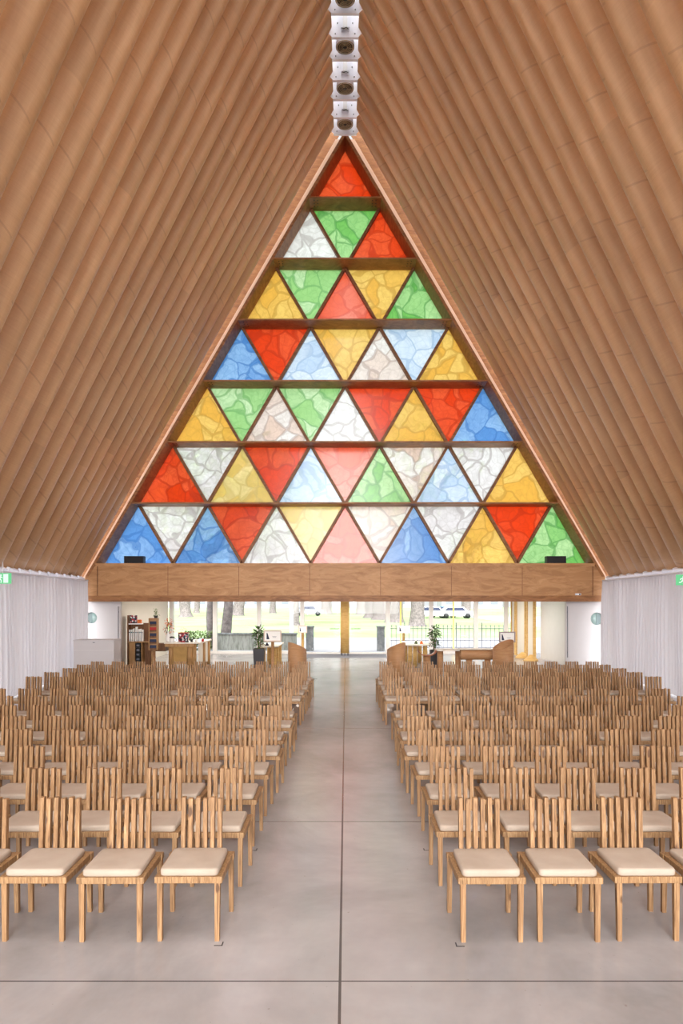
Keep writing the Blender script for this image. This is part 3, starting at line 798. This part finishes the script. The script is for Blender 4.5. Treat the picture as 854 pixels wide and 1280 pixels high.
def sign_board(x, y, z, w, h, label, frame, post):
    t = empty('notice_board', (x, y, 0)); tag(t, label, 'sign')
    b = MB(); b.tube([(0,.03,0),(0,.03,z-h/2)], .045, 12); b.build('post', post, t)
    b = MB(); b.lathe([(.16,0),(.16,.02)], 20, Matrix.Translation((0,.03,0))); b.build('foot', post, t)
    f = MB(); f.box(-w/2,w/2,-.02,.05,z-h/2,z-h/2+.03); f.box(-w/2,w/2,-.02,.05,z+h/2-.03,z+h/2)
    f.box(-w/2,-w/2+.03,-.02,.05,z-h/2+.03,z+h/2-.03); f.box(w/2-.03,w/2,-.02,.05,z-h/2+.03,z+h/2-.03); f.build('frame', frame, t)
    b = MB(); b.box(-w/2+.03,w/2-.03,.0,.03,z-h/2+.03,z+h/2-.03); p = b.build('poster', M['paper'], t)
    b = MB(); k = w*.18
    b.add([(-w*.34,-.003,z-h*.30),(-w*.34+k*.9,-.003,z-h*.30),(-w*.34+k*.35,-.003,z+h*.22),(-w*.34,-.003,z+h*.28)], [(0,1,2,3)])
    b.box(-w*.02,w*.22,-.003,-.001,z-h*.06,z-h*.04); b.box(w*.0,w*.20,-.003,-.001,z-h*.14,z-h*.12)
    b.build('printed_emblem', M['navy'], t)
fr_pink = simple('blush_frame', lin(206,184,170), .5, .3, .03)
fr_grey = simple('grey_frame', lin(150,136,134), .5, .3, .03)
sign_board(-2.14, 21.0, 1.14, .52, .33, 'framed white notice on a brown post beside the left potted plant', fr_pink, M['tube_furn'])
sign_board(-1.55, 26.0, 1.13, .32, .27, 'small white notice on a golden post near the left entrance post', fr_pink, M['gold_tube'])
sign_board(2.14, 26.0, 1.13, .46, .27, 'white notice on a golden post behind the right curved lectern', M['paper'], M['gold_tube'])
sign_board(4.60, 20.2, 1.15, .46, .30, 'grey framed notice behind the wide oblique cardboard tube', fr_grey, M['tube_furn'])

def tube_table(x0, x1, y0, y1, z, label, legs, legr=.075, top=None, legm=None):
    t = empty('table', ((x0+x1)/2, (y0+y1)/2, 0)); tag(t, label, 'table')
    cx_, cy_ = (x0+x1)/2, (y0+y1)/2
    b = MB(); b.box(x0-cx_,x1-cx_,y0-cy_,y1-cy_,z-.035,z); b.build('table_top', top or M['cream_paint'], t, bevel=.004)
    for lx, ly in legs:
        b = MB(); b.lathe([(legr,0),(legr,z-.035)], 18, Matrix.Translation((lx-cx_, ly-cy_, 0))); b.build('tube_leg', legm or M['gold_tube'], t)
tube_table(-2.78, -2.12, 22.4, 24.6, .74, 'white topped table on golden tube legs behind the framed notice', [(-2.6,22.6),(-2.6,24.4),(-2.25,22.6),(-2.25,23.5),(-2.25,24.4)])
tube_table(1.98, 2.78, 23.0, 25.2, .75, 'white topped table on golden tube legs behind the right lectern', [(2.12,23.2),(2.32,23.6),(2.62,23.3),(2.12,25.0),(2.62,25.0)])
tube_table(2.70, 3.55, 20.8, 21.5, .74, 'narrow white topped side table on wide tube legs beside the trough', [(2.82,21.1),(3.35,21.1)], .088, legm=M['tube_furn'])
# half-tube font
t = empty('font', (2.30, 20.0, 0)); tag(t, 'low red-brown half tube bowl on a round cardboard pedestal', 'font')
b = MB(); n = 20; vs = []; fs = []
for k in range(n+1):
    a = PI + PI*k/n
    for rr in (.25,.235):
        for yy in (-.22,.22): vs.append((rr*math.cos(a), yy, .79 + rr*.62*math.sin(a)))
for k in range(n):
    i = 4*k; j = i+4; fs += [(i,i+1,j+1,j),(i+2,j+2,j+3,i+3),(i,j,j+2,i+2),(i+1,i+3,j+3,j+1)]
fs += [(0,2,3,1),(4*n,4*n+1,4*n+3,4*n+2)]
b.add(vs, fs, True); b.build('bowl', simple('red_brown_card', lin(150,92,62), .5, .4, .06), t)
b = MB(); b.lathe([(.10,0),(.10,.64)], 20); b.build('pedestal', M['tube_furn'], t)
# horizontal tube trough
t = empty('altar_trough', (3.72, 20.2, 0)); tag(t, 'horizontal cardboard tube resting on two pedestals right of the aisle', 'bench')
b = MB(); Mx = Matrix.Translation((-.45,0,.655)) @ Matrix.Rotation(PI/2,4,'Y'); b.lathe([(.15,0),(.15,.9)], 28, Mx, cap=False); b.lathe([(.135,.9),(.135,0)], 28, Mx, cap=False)
vs=[];fs=[]
for xx in (-.45,.45):
    n0=len(vs)
    for k in range(28):
        a=2*PI*k/28; vs += [(xx,.15*math.cos(a),.655+.15*math.sin(a)),(xx,.135*math.cos(a),.655+.135*math.sin(a))]
    for k in range(28): k2=(k+1)%28; fs.append((n0+2*k,n0+2*k+1,n0+2*k2+1,n0+2*k2))
b.add(vs,fs); b.build('horizontal_tube', M['tube_furn'], t)
b = MB(); b.box(-.48,.45,-.15,.15,.80,.825); b.build('top_board', M['cream_paint'], t)
for lx in (-.2,.32):
    b = MB(); b.lathe([(.09,0),(.09,.51)], 18, Matrix.Translation((lx,0,0))); b.build('pedestal', M['tube_furn'], t)

# --- bookshop corner left
t = empty('bookcase', (-6.85, 23.45, 0)); tag(t, 'dark wooden bookcase with white leaflets against the cream lobby wall', 'bookcase')
b = MB(); b.box(-.28,-.24,-.17,.17,0,1.70); b.build('side_panel', M['dark_wood'], t)
b = MB(); b.box(-.24,.55,.15,.17,0,1.44); b.build('back_panel', M['dark_wood'], t)
b = MB(); b.box(.51,.55,-.17,.15,0,.84); b.build('side_panel', M['mid_wood'], t)
for z in (.04,.84): b = MB(); b.box(-.24,.55,-.17,.15,z-.03,z); b.build('shelf', M['mid_wood'], t)
b = MB(); b.box(-.24,.16,-.14,.15,1.40,1.436); b.build('shelf', M['paper'], t)
b = MB(); b.box(.18,.21,-.15,.15,.04,.81); b.build('divider', M['mid_wood'], t)
b = MB(); b.box(-.22,-.02,-.18,-.165,.06,.80); b.build('door', M['mid_wood'], t)
rnd = random.Random(4)
for k in range(7):
    q = empty('leaflet', (-7.06+.068*k, 23.40, .842)); q.rotation_euler = (.0, rnd.uniform(-.012,.012), 0)
    tag(q, f'white leaflet standing on the dark bookcase shelf, {ordn(k+1)} from its left', 'leaflet', 'white leaflets on the bookcase')
    b = MB(); b.box(-.018,.018,-.08,.08,.004,.42+rnd.uniform(-.05,.08)); b.build('cover', M['paper'], q)
    b = MB(); b.box(-.018,.018,-.083,-.0805,.28,.31); b.build('printed_band', M['teal'] if k%2 else M['navy'], q)
for k in range(5):
    q = empty('binder', (-6.58+0.0*k, 23.42, .045+.15*k)); tag(q, f'black box file inside the bookcase, {ordn(k+1)} from the floor', 'box file', 'black box files in the bookcase')
    b = MB(); b.box(-.27,-.12,-.14,.12,0,.14); b.build('case', M['black'], q, bevel=.006)
    b = MB(); b.box(-.24,-.15,-.143,-.1405,.04,.10); b.build('spine_label', M['iron'], q)
q = empty('flower_card', (-6.97, 23.44, 1.436)); tag(q, 'patterned pink and dark card on top of the dark bookcase', 'card')
b = MB(); b.box(-.1,.12,-.02,.02,.0,.26); b.build('card_face', M['pattern'], q)
q = empty('small_box', (-6.76, 23.42, 1.436)); tag(q, 'small pale box on the white top shelf of bookcase', 'box')
b = MB(); b.box(-.06,.06,-.05,.05,0,.12); b.build('carton', M['orange'], q); b = MB(); b.box(-.062,.062,-.052,.052,.12,.135); b.build('lid', M['paper'], q)
# card display stand
t = empty('card_stand', (-6.12, 22.75, 0)); tag(t, 'brown upright card display stand with five dark pockets', 'display stand')
b = MB(); b.box(-.14,.14,-.02,.12,.60,1.62); b.build('case', M['tube_furn'], t)
b = MB(); b.box(-.14,-.11,-.08,-.02,.60,1.62); b.box(.11,.14,-.08,-.02,.60,1.62); b.build('side_rim', M['mid_wood'], t)
for k in range(5):
    z = .64+.19*k
    b = MB(); b.box(-.105,.105,-.06,-.025,z,z+.12); p = b.build('pocket', M['navy'] if k != 3 else M['red'], t)
    b = MB(); b.box(-.11,.11,-.08,-.062,z-.02,z+.03); b.build('pocket_front', M['dark_wood'], p)
b = MB(); b.tube([(0,.05,.02),(0,.05,.60)], .05, 12); b.build('post', M['tube_furn'], t)
b = MB(); b.box(-.16,.16,-.10,.2,0,.02); b.build('foot', M['tube_furn'], t)
q = empty('potted_plant', (-6.06, 22.80, 1.62)); tag(q, 'small pale green plant on top of the card stand', 'plant')
b = MB(); b.lathe([(.05,0),(.07,.08)], 14); b.build('pot', M['planter'], q); leafy('foliage', q, .10, .08, .22, 60, M['leaf_light'], .06, 9)
# counter desk
t = empty('shop_counter', (-5.18, 23.4, 0)); tag(t, 'brown bookshop counter with tube legs and ochre front panel', 'counter')
b = MB(); b.box(-.62,.55,-.62,-.1,.80,.84); b.box(.0,.55,-.1,1.3,.80,.84); b.build('counter_top', M['cream_paint'], t)
b = MB(); b.box(-.60,.32,-.60,-.56,.70,.80); b.build('apron', M['mid_wood'], t)
for lx, ly in ((-.42,-.5),(.18,-.5),(.30,-.42),(.45,1.15),(.45,.3)):
    b = MB(); b.lathe([(.08,0),(.08,.80)], 18, Matrix.Translation((lx,ly,0))); b.build('tube_leg', M['mid_wood'], t)
b = MB(); b.box(-.34,.10,-.54,-.50,.14,.70); b.build('front_panel', M['door_leather'], t)
b = MB(); b.box(.42,.46,-.34,1.05,.1,.80); b.build('side_panel', M['cream_paint'], t)
b = MB(); b.box(-1.05,-.6,-.5,-.1,.55,.80); b.build('drawer_box', M['dark_wood'], t)
q = empty('patterned_tin', (-5.22, 23.0, .84)); tag(q, 'red and black patterned round tin on the bookshop counter', 'tin')
b = MB(); b.lathe([(.15,0),(.17,.02),(.17,.28),(.165,.30)], 22); b.build('body', M['pattern'], q); b = MB(); b.tube([(.17*math.cos(2*PI*k/20),.17*math.sin(2*PI*k/20),.30) for k in range(21)], .012, 6); b.build('rim', M['red'], q)
leafy('dried_flowers', q, .16, .28, .38, 40, M['orange'], .05, 2)
q = empty('orange_flowers', (-5.72, 23.05, .84)); tag(q, 'bunch of orange flowers in a white jug on the counter', 'flowers')
b = MB(); b.lathe([(.06,0),(.09,.05),(.08,.22),(.05,.30),(.06,.34)], 18); b.build('jug', M['paper'], q); leafy('petals', q, .19, .34, .70, 130, M['orange'], .07, 6)
leafy('leaves', q, .15, .30, .55, 40, M['leaf'], .08, 8)
q = empty('kettle', (-5.56, 22.88, .84)); tag(q, 'small black and white coffee jug beside the patterned tin', 'jug')
b = MB(); b.lathe([(.07,0),(.085,.03),(.08,.14)], 18); b.build('body', M['paper'], q); b = MB(); b.lathe([(.08,.14),(.085,.17),(.03,.19)], 18); b.build('lid', M['black'], q)
b = MB(); b.tube([(.08,0,.13),(.13,0,.11),(.13,0,.05),(.08,0,.03)], .01, 6); b.build('handle', M['black'], q)
for k, (dx, mt, cn) in enumerate((( -.02,'black','black'),(.1,'paper','white'),(.3,'red','red'))):
    q = empty('mug', (-4.95+dx, 23.05+.1*k, .84)); tag(q, f'small {cn} mug on the right part of the bookshop counter', 'mug', 'mugs on the counter')
    b = MB(); b.lathe([(.036,0),(.04,.09)], 14); b.build('cup', M[mt], q); b = MB(); b.tube([(.04,0,.07),(.065,0,.06),(.065,0,.03),(.04,0,.02)], .006, 6); b.build('handle', M[mt], q)
for (x_, y_, col, lab) in ((2.35,23.6,'leaf','small green sprig on the right white table'),(2.52,23.5,'orange','small orange dish on the right white table'),(-2.5,22.8,'navy','little dark bottle on the left white table')):
    q = empty('ornament', (x_, y_, .75 if x_ > 0 else .74)); tag(q, lab, 'ornament')
    b = MB(); b.lathe([(.05,0),(.06,.03),(.03,.06),(.02,.10)], 14); b.build('body', M[col], q)
    b = MB(); b.lathe([(.022,.10),(.022,.12)], 12); b.build('rim', M['paper'], q)

# ------------------------------------------------------------------ outside
b = MB(); b.box(-160,160,29.62,42.0,-.25,-.03); o = b.build('pavement', M['road']); tag(o, 'pale paved forecourt and street outside the entrance glass', kind='structure')
b = MB(); b.box(-160,160,42.0,220,-.25,-.02); o = b.build('lawn', M['grass']); tag(o, 'bright green park lawn beyond the street', kind='structure')
b = MB(); b.box(16,160,50,95,-.02,-.005); o = b.build('street', M['road']); tag(o, 'pale side street right of the lawn', kind='structure')
b = MB(); b.box(-160,160,-60,-9.05,-.25,-.03); b.box(-160,-9.65,-9.05,29.6,-.25,-.03); b.box(9.65,160,-9.05,29.6,-.25,-.03); o = b.build('forecourt', M['road']); tag(o, 'pale paving around the hall', kind='structure')

def tree(xpx, y, rad, h, lean, label, crown=True, seed=0, leafm='leaf_light'):
    rnd = random.Random(seed); x = (xpx-CX)/F*y
    t = empty('park_tree', (x, y, -.03)); tag(t, label, 'tree', 'park trees outside')
    q = MB(); n = 9; pts = []; rr = []
    for k in range(n):
        s_ = (0,.02,.06,.15,.3,.45,.6,.8,1)[k]; pts.append((lean*s_*h*.6 + rnd.uniform(-.06,.06)*rad*3*s_, rnd.uniform(-.1,.1)*s_, s_*h*.6))
        rr.append(rad*(1.4 if k == 0 else 1.2 if k == 1 else 1.02 - .4*s_))
    q.tube(pts, rr, 14, .10); q.build('trunk', M['bark'], t)
    top = Vector(pts[-1])
    for k in range(5):
        a = 2*PI*k/5 + rnd.random(); ln = h*.38
        p1 = top + Vector((math.cos(a)*ln*.4, math.sin(a)*ln*.4, ln*.45)); p2 = top + Vector((math.cos(a)*ln*.8, math.sin(a)*ln*.8, ln*.8))
        q = MB(); q.tube([tuple(Vector(pts[-2])), tuple(p1), tuple(p2)], [rad*.5, rad*.3, rad*.12], 7, .08); q.build('branch', M['bark'], t)
    if crown:
        q = MB()
        for k in range(420):
            a = rnd.uniform(0,2*PI); ph_ = rnd.uniform(-1,1); rr_ = h*.36*rnd.uniform(.55,1)
            c = top + Vector((math.cos(a)*rr_*math.sqrt(1-ph_*ph_), math.sin(a)*rr_*math.sqrt(1-ph_*ph_), h*.26+rr_*ph_*.75))
            d = Vector((rnd.uniform(-1,1),rnd.uniform(-1,1),rnd.uniform(-1,1))).normalized()*.28; w = d.cross(Vector((.3,.2,1))).normalized()*.16
            q.add([c-d, c-w, c+d, c+w], [(0,1,2,3)])
        q.build('foliage', M[leafm], t)
tree(263, 32.6, .17, 8, -.01, 'pale barked tree close outside, left of the second glazing post', True, 1)
tree(281, 32.3, .24, 9, .08, 'thick pale tree close outside, just right of the second glazing post', True, 2)
tree(232, 92, .75, 15, -.05, 'distant park tree seen through the leftmost pane', True, 3)
tree(246, 120, .5, 12, .04, 'thin far park tree seen above the patterned tin', True, 4)
tree(297, 100, .8, 13, .16, 'leaning park tree seen in the second pane from the left', True, 5)
tree(341, 118, .5, 13, .03, 'far thin park tree above the left notice', True, 6)
tree(370, 62, .30, 11, .0, 'slim park tree beside the left door post', True, 7)
tree(408, 112, .9, 15, .0, 'far wide park tree left of the golden column', True, 8)
tree(452, 110, .8, 14, -.02, 'far park tree just right of the golden column', True, 9)
tree(466, 88, .95, 14, .02, 'far twin trunk park tree right of the golden column', True, 10)
tree(478, 80, 1.0, 15, -.03, 'dark park tree at the right door post', True, 11)
tree(493, 70, .80, 15, .02, 'park tree behind the white notice on the right', True, 12)
tree(522, 60, .62, 16, .0, 'big grey trunk tree behind the iron fence', True, 13)
tree(583, 120, .8, 13, .0, 'far pale tree at the right end of the glazing', True, 14)

# bare litter: hedge, boundary wall, fence, pillars
t = empty('hedge', ((256-CX)/F*31.6, 31.6, -.03)); tag(t, 'loose green hedge outside behind the shop counter', 'hedge')
q = MB(); rnd = random.Random(3)
for k in range(900):
    c = Vector((rnd.uniform(-.9,.30), rnd.uniform(-.25,.25), rnd.uniform(.0,.85))); d = Vector((rnd.uniform(-1,1),rnd.uniform(-1,1),rnd.uniform(-1,1))).normalized()*.06; w = d.cross(Vector((.3,.2,1))).normalized()*.035
    q.add([c-d,c-w,c+d,c+w],[(0,1,2,3)])
q.build('foliage', M['hedge'], t)
q = MB(); q.tube([(-.5,0,0),(-.5,0,.6)], .02); q.tube([(.1,0,0),(.1,0,.6)], .02); q.build('stem', M['bark'], t)
xa, xb2 = (271-CX)/F*31.8, (371-CX)/F*31.8
t = empty('boundary_wall', ((xa+xb2)/2, 31.8, -.03)); tag(t, 'low weathered concrete boundary wall outside the left glazing', 'wall')
h = (xb2-xa)/2
b = MB(); b.box(-h,h,-.1,.1,0,.70); b.build('wall_body', M['mossy'], t)
b = MB(); b.box(-h-.03,h+.03,-.14,.14,.70,.76); b.build('coping', M['stone'], t)
for (xp, lab) in ((387.5,'left of the golden column'),(476,'right of the golden column')):
    t = empty('stone_pillar', ((xp-CX)/F*31.2, 31.2, -.03)); tag(t, f'square grey stone gate pillar outside, {lab}', 'pillar', 'stone gate pillars outside')
    b = MB(); b.box(-.165,.165,-.165,.165,0,1.03); b.build('shaft', M['stone'], t)
    b = MB(); b.box(-.19,.19,-.19,.19,1.03,1.09); b.build('cap', M['stone'], t)
xa, xb2 = (487-CX)/F*31.5, (640-CX)/F*31.5
t = empty('iron_fence', (xa, 31.5, -.03)); tag(t, 'grey iron picket fence outside the right glazing', 'fence')
q = MB(); 
n = int((xb2-xa)/.19)
for k in range(n):
    x = .1 + k*.19; big = k % 6 == 3; hh = 1.13 if not big else 1.25
    q.tube([(x,0,0),(x,0,hh-.1)], .011 if not big else .02, 6); q.lathe([(.0,0),(.025,.03),(.0,.12)], 6, Matrix.Translation((x,0,hh-.1)))
q.build('pickets', M['iron'], t)
for z in (.12,.42,.95):
    q = MB(); q.box(0,xb2-xa,-.012,.012,z,z+.03); q.build('rail', M['iron'], t)
for xp, y_, lab in ((501,31.0,'nearer the aisle'),(567,31.0,'farther from the aisle')):
    t = empty('yellow_pole', ((xp-CX)/F*y_, y_, -.03)); tag(t, f'thin yellow pole outside the right glazing, {lab}', 'pole', 'thin yellow poles outside')
    b = MB(); b.tube([(0,0,0),(0,0,2.9)], .035, 10); b.build('shaft', M['yellow_pole'], t); b = MB(); b.lathe([(.08,0),(.08,.03)], 12); b.build('base_plate', M['iron'], t)
t = empty('lamp_post', ((364.5-CX)/F*45, 45, -.03)); tag(t, 'white lamp post on the far side of the street', 'lamp post')
b = MB(); b.tube([(0,0,0),(0,0,5.5)], [.14,.11], 10); b.build('pole', M['pale_building'], t); b = MB(); b.lathe([(.12,5.5),(.22,5.6),(.2,5.85),(.05,5.95)], 12); b.build('lamp_head', M['paper'], t)
for xp, y_, w, h, lab in ((590,190,16,16,'right'),(300,205,58,14,'left'),(480,205,18,12,'centre')):
    t = empty('distant_building', ((xp-CX)/F*y_, y_, -.03)); tag(t, f'hazy pale building beyond the park trees, {lab} part of the view', 'building', 'hazy distant buildings')
    b = MB(); b.box(-w/2,w/2,0,10,0,h); b.build('wall', M['pale_building'], t)
    b = MB()
    for k in range(int(w/4)): 
        for lv in range(3): b.box(-w/2+1+k*4,-w/2+3+k*4,-.05,.0,1+lv*3.6,3+lv*3.6)
    b.build('windows', M['aluminium'] if False else simple('window_haze', lin(96,100,110), .4,.4,.05), t)
for k, (xp, y_, cm, cn) in enumerate(((540,88,'paper','white'),(553,90,'teal','blue-grey'),(570,86,'paper','second white'),(386,100,'pale_building','pale'))):
    t = empty('parked_car', ((xp-CX)/F*y_, y_, -.02)); tag(t, f'{cn} parked car far across the park street', 'car', 'cars parked far away')
    b = MB(); b.prism_y([(-2.1,.3),(2.1,.3),(2.1,.8),(1.3,.9),(.8,1.4),(-1.2,1.4),(-1.8,.9),(-2.1,.85)], -.85, .85); b.build('body', M[cm], t, bevel=.05)
    b = MB(); b.prism_y([(-1.5,.92),(1.1,.92),(.7,1.33),(-1.1,1.33)], -.87, .87); b.build('windows', M['navy'], t)
    for wx in (-1.3,1.3):
        for wy in (-.8,.8):
            b = MB(); b.lathe([(.33,-.1),(.33,.1)], 16, Matrix.Translation((wx,wy,.33)) @ Matrix.Rotation(PI/2,4,'X')); b.build('wheel', M['black'], t)

# ------------------------------------------------------------------ chairs
def leg_mb(xt, yt, xb_, yb_, wt=.036, wb=.029, dt=.034):
    q = MB(); a, c = wb/2, wt/2
    q.hexa([(xb_-a,yb_-a,0),(xb_+a,yb_-a,0),(xb_+a,yb_+a,0),(xb_-a,yb_+a,0)], [(xt-c,yt-c,.374),(xt+c,yt-c,.374),(xt+c,yt+c,.374),(xt-c,yt+c,.374)])
    return q
def make_chair():
    t = empty('slatted_chair')
    q = MB()
    q.prism_z([(-.218,-.23),(.218,-.23),(.220,.19),(.228,.19),(.228,.245),(-.228,.245),(-.228,.19),(-.220,.19)], .374, .416)
    q.build('seat_frame', M['rail'], t, bevel=.003)
    # cushion: soft box with rounded corners and a slight crown
    q = MB(); n = 8; vs = []; fs = []; rc = .03; X_, Y0, Y1 = .188, -.216, .195
    ring = []
    for (cx_, cy_, a0) in ((X_-rc, Y1-rc, 0), (-X_+rc, Y1-rc, PI/2), (-X_+rc, Y0+rc, PI), (X_-rc, Y0+rc, 1.5*PI)):
        for k in range(4):
            a = a0 + PI/2*k/3; ring.append((cx_+rc*math.cos(a), cy_+rc*math.sin(a)))
    m_ = len(ring); prof = [(.985,.4165),(1.0,.424),(1.004,.437),(1.0,.450),(.975,.459),(.90,.4625),(.5,.4640)]
    yc = (Y0+Y1)/2
    for s_, z in prof:
        for p in ring: vs.append((p[0]*s_, yc+(p[1]-yc)*s_, z))
    for j in range(len(prof)-1):
        for k in range(m_): fs.append((j*m_+k, j*m_+(k+1)%m_, (j+1)*m_+(k+1)%m_, (j+1)*m_+k))
    fs.append(tuple(range(m_-1,-1,-1))); fs.append(tuple(range((len(prof)-1)*m_, len(prof)*m_)))
    q.add(vs, fs, True); q.build('cushion', M['cushion'], t)
    for k in range(6):
        x = -.128 + .0512*k; top = .806 if k % 2 == 0 else .800; lean = .028 if k % 2 == 0 else .018
        q = MB(); w, d = .0145, .021
        q.hexa([(x-w,.205-d,.4162),(x+w,.205-d,.4162),(x+w,.205+d,.4162),(x-w,.205+d,.4162)],
               [(x-w,.205+lean-d,top),(x+w,.205+lean-d,top),(x+w,.205+lean+d*.8,top),(x-w,.205+lean+d*.8,top)])
        q.build('back_slat', M['chair'], t)
    for sx in (-1,1):
        leg_mb(sx*.186,-.208,sx*.184,-.212).build('leg', M['chair'], t)
        leg_mb(sx*.206,.215,sx*.208,.222).build('leg', M['chair'], t)
    return t
ch0 = make_chair(); used = False; nchairs = 0
rowY = [4.58+.885*k for k in range(8)] + [12.52,13.32,14.12,14.92,15.72]
offL = [.79,.775,.79,.785,.745,.775,.735,.76,.755,.75,.72,.735,.715]
offR = [.725,.705,.735,.72,.675,.70,.73,.73,.69,.69,.69,.675,.70]
rnd = random.Random(21)
rown = ['front row','second row','third row','fourth row','fifth row','sixth row','seventh row','eighth row','ninth row','tenth row','eleventh row','twelfth row','last row']
for ri, y in enumerate(rowY):
    for sgn, offs, lim, side in ((-1, offL, 431.5/F, 'left'), (1, offR, 422.5/F, 'right')):
        p = .503 if ri < 8 else .47
        nmax = 11 if ri >= 8 else 13
        if sgn > 0 and ri == 7: nmax = 9
        for j in range(nmax):
            x = offs[ri] + .218 + p*j
            if x - .24 > lim*(y+.5) + .02: break
            if x + .3 > Wd(y) - .25: break
            c = ch0 if not used else copy_tree(ch0); used = True
            c.location = (sgn*x + rnd.uniform(-.005,.005), y + .23 + rnd.uniform(-.012,.012), 0)
            c.rotation_euler = (0, 0, rnd.uniform(-.010,.010))
            pos = 'nearest the aisle' if j == 0 else f'{ordn(j+1)} from the aisle'
            tag(c, f'slatted plywood chair with beige cushion, {pos}, {rown[ri]}, {side} block', 'chair', f'slatted chairs in the {side} block')
            nchairs += 1
print('CHAIRS', nchairs)
for xp, yp, s_, lab in ((272.5,1182,1,'left front row'),(317,1063,1,'left third row'),(576,1183,-1,'right front row'),(534,1063,-1,'right third row')):
    y = F*CAMH/(yp-HY); x = (xp-CX)/F*y
    b = MB(); b.box(-.025,.025,-.004,.004,.0,.0012)
    b.box(s_*.025-.004, s_*.025+.004, -.004,.05,.0,.0012)
    o = b.build('tape_mark', M['tape'], loc=(x,y,0)); tag(o, f'small black corner tape mark on the floor by the {lab} aisle chair', 'tape', 'tape marks on the floor')

# ------------------------------------------------------------------ light and camera
w = bpy.data.worlds.new('World'); S.world = w; w.use_nodes = True
nt = w.node_tree; nt.nodes.clear()
tc = nt.nodes.new('ShaderNodeTexCoord'); sx = nt.nodes.new('ShaderNodeSeparateXYZ'); L(nt, tc.outputs['Generated'], sx.inputs[0])
back = math_(nt, 'MULTIPLY_ADD', sx.outputs[1], -1.0, .25, clamp=True)      # sky boosted on the altar side as added fill for the hall
st = math_(nt, 'MULTIPLY_ADD', back, 5.5, .92)
up = math_(nt, 'MULTIPLY', math_(nt, 'POWER', math_(nt, 'MAXIMUM', sx.outputs[2], 0), 2.0), 9.5)
frontness = math_(nt, 'SUBTRACT', 1.0, math_(nt, 'MULTIPLY', math_(nt, 'ADD', sx.outputs[1], .15), 1.6, clamp=True))
st = math_(nt, 'ADD', st, math_(nt, 'MULTIPLY', up, frontness))
bg = nt.nodes.new('ShaderNodeBackground'); bg.inputs[0].default_value = (.96,.98,1,1); L(nt, st, bg.inputs[1])
o = nt.nodes.new('ShaderNodeOutputWorld'); L(nt, bg.outputs[0], o.inputs[0])

sl = bpy.data.lights.new('fill_sun', 'SUN'); sl.energy = 3.3; sl.angle = math.radians(30); sl.color = (1,.98,.95)
so = bpy.data.objects.new('fill_sun', sl); C.objects.link(so); so.rotation_euler = (math.radians(80), 0, 0)   # added fill: wide sun lamp from behind, lights the hall evenly
for x in (-5.2,-1.8,1.8,5.2):  # fill lamps added to brighten the lobby, out of view behind the beam
    for y in (24.4, 27.2):
        dl = empty('fill_downlight', (x, y, 2.42)); tag(dl, f'small round fill light added under the lobby ceiling, {"front" if y<26 else "rear"} row, {"outer" if abs(x)>3 else "inner"} {"left" if x<0 else "right"}', 'lamp', 'added fill lights under the lobby ceiling')
        b = MB(); b.lathe([(.09,-.02),(.11,-.02),(.11,0)], 20, cap=False); b.build('rim', M['white_steel'], dl)
        b = MB(); b.lathe([(.088,-.008),(.088,-.004)], 20); b.build('diffuser', mat_emit('fill_glow', (1,.93,.84,1), 6) if 'fill_glow' not in bpy.data.materials else bpy.data.materials['fill_glow'], dl)
        pl_ = bpy.data.lights.new('lobby_fill_lamp', 'AREA'); pl_.shape = 'DISK'; pl_.size = .18; pl_.energy = 55; pl_.color = (1,.93,.84)
        po = bpy.data.objects.new('lobby_fill_lamp', pl_); C.objects.link(po); po.location = (x, y, 2.38)
cam = bpy.data.cameras.new('camera'); co = bpy.data.objects.new('camera', cam); C.objects.link(co)
co.location = (0,0,CAMH); co.rotation_euler = (PI/2,0,0)
cam.sensor_fit = 'HORIZONTAL'; cam.sensor_width = 36; cam.lens = 36*F/854
cam.shift_x = -(CX-427)/854; cam.shift_y = (HY-640)/854
cam.clip_end = 600
S.camera = co
S.view_settings.view_transform = 'Standard'; S.view_settings.look = 'None'
S.view_settings.exposure = 0.06; S.view_settings.gamma = 1; S.view_settings.use_curve_mapping = False
S.cycles.diffuse_bounces = 6; S.cycles.transparent_max_bounces = 12; S.cycles.sample_clamp_indirect = 8
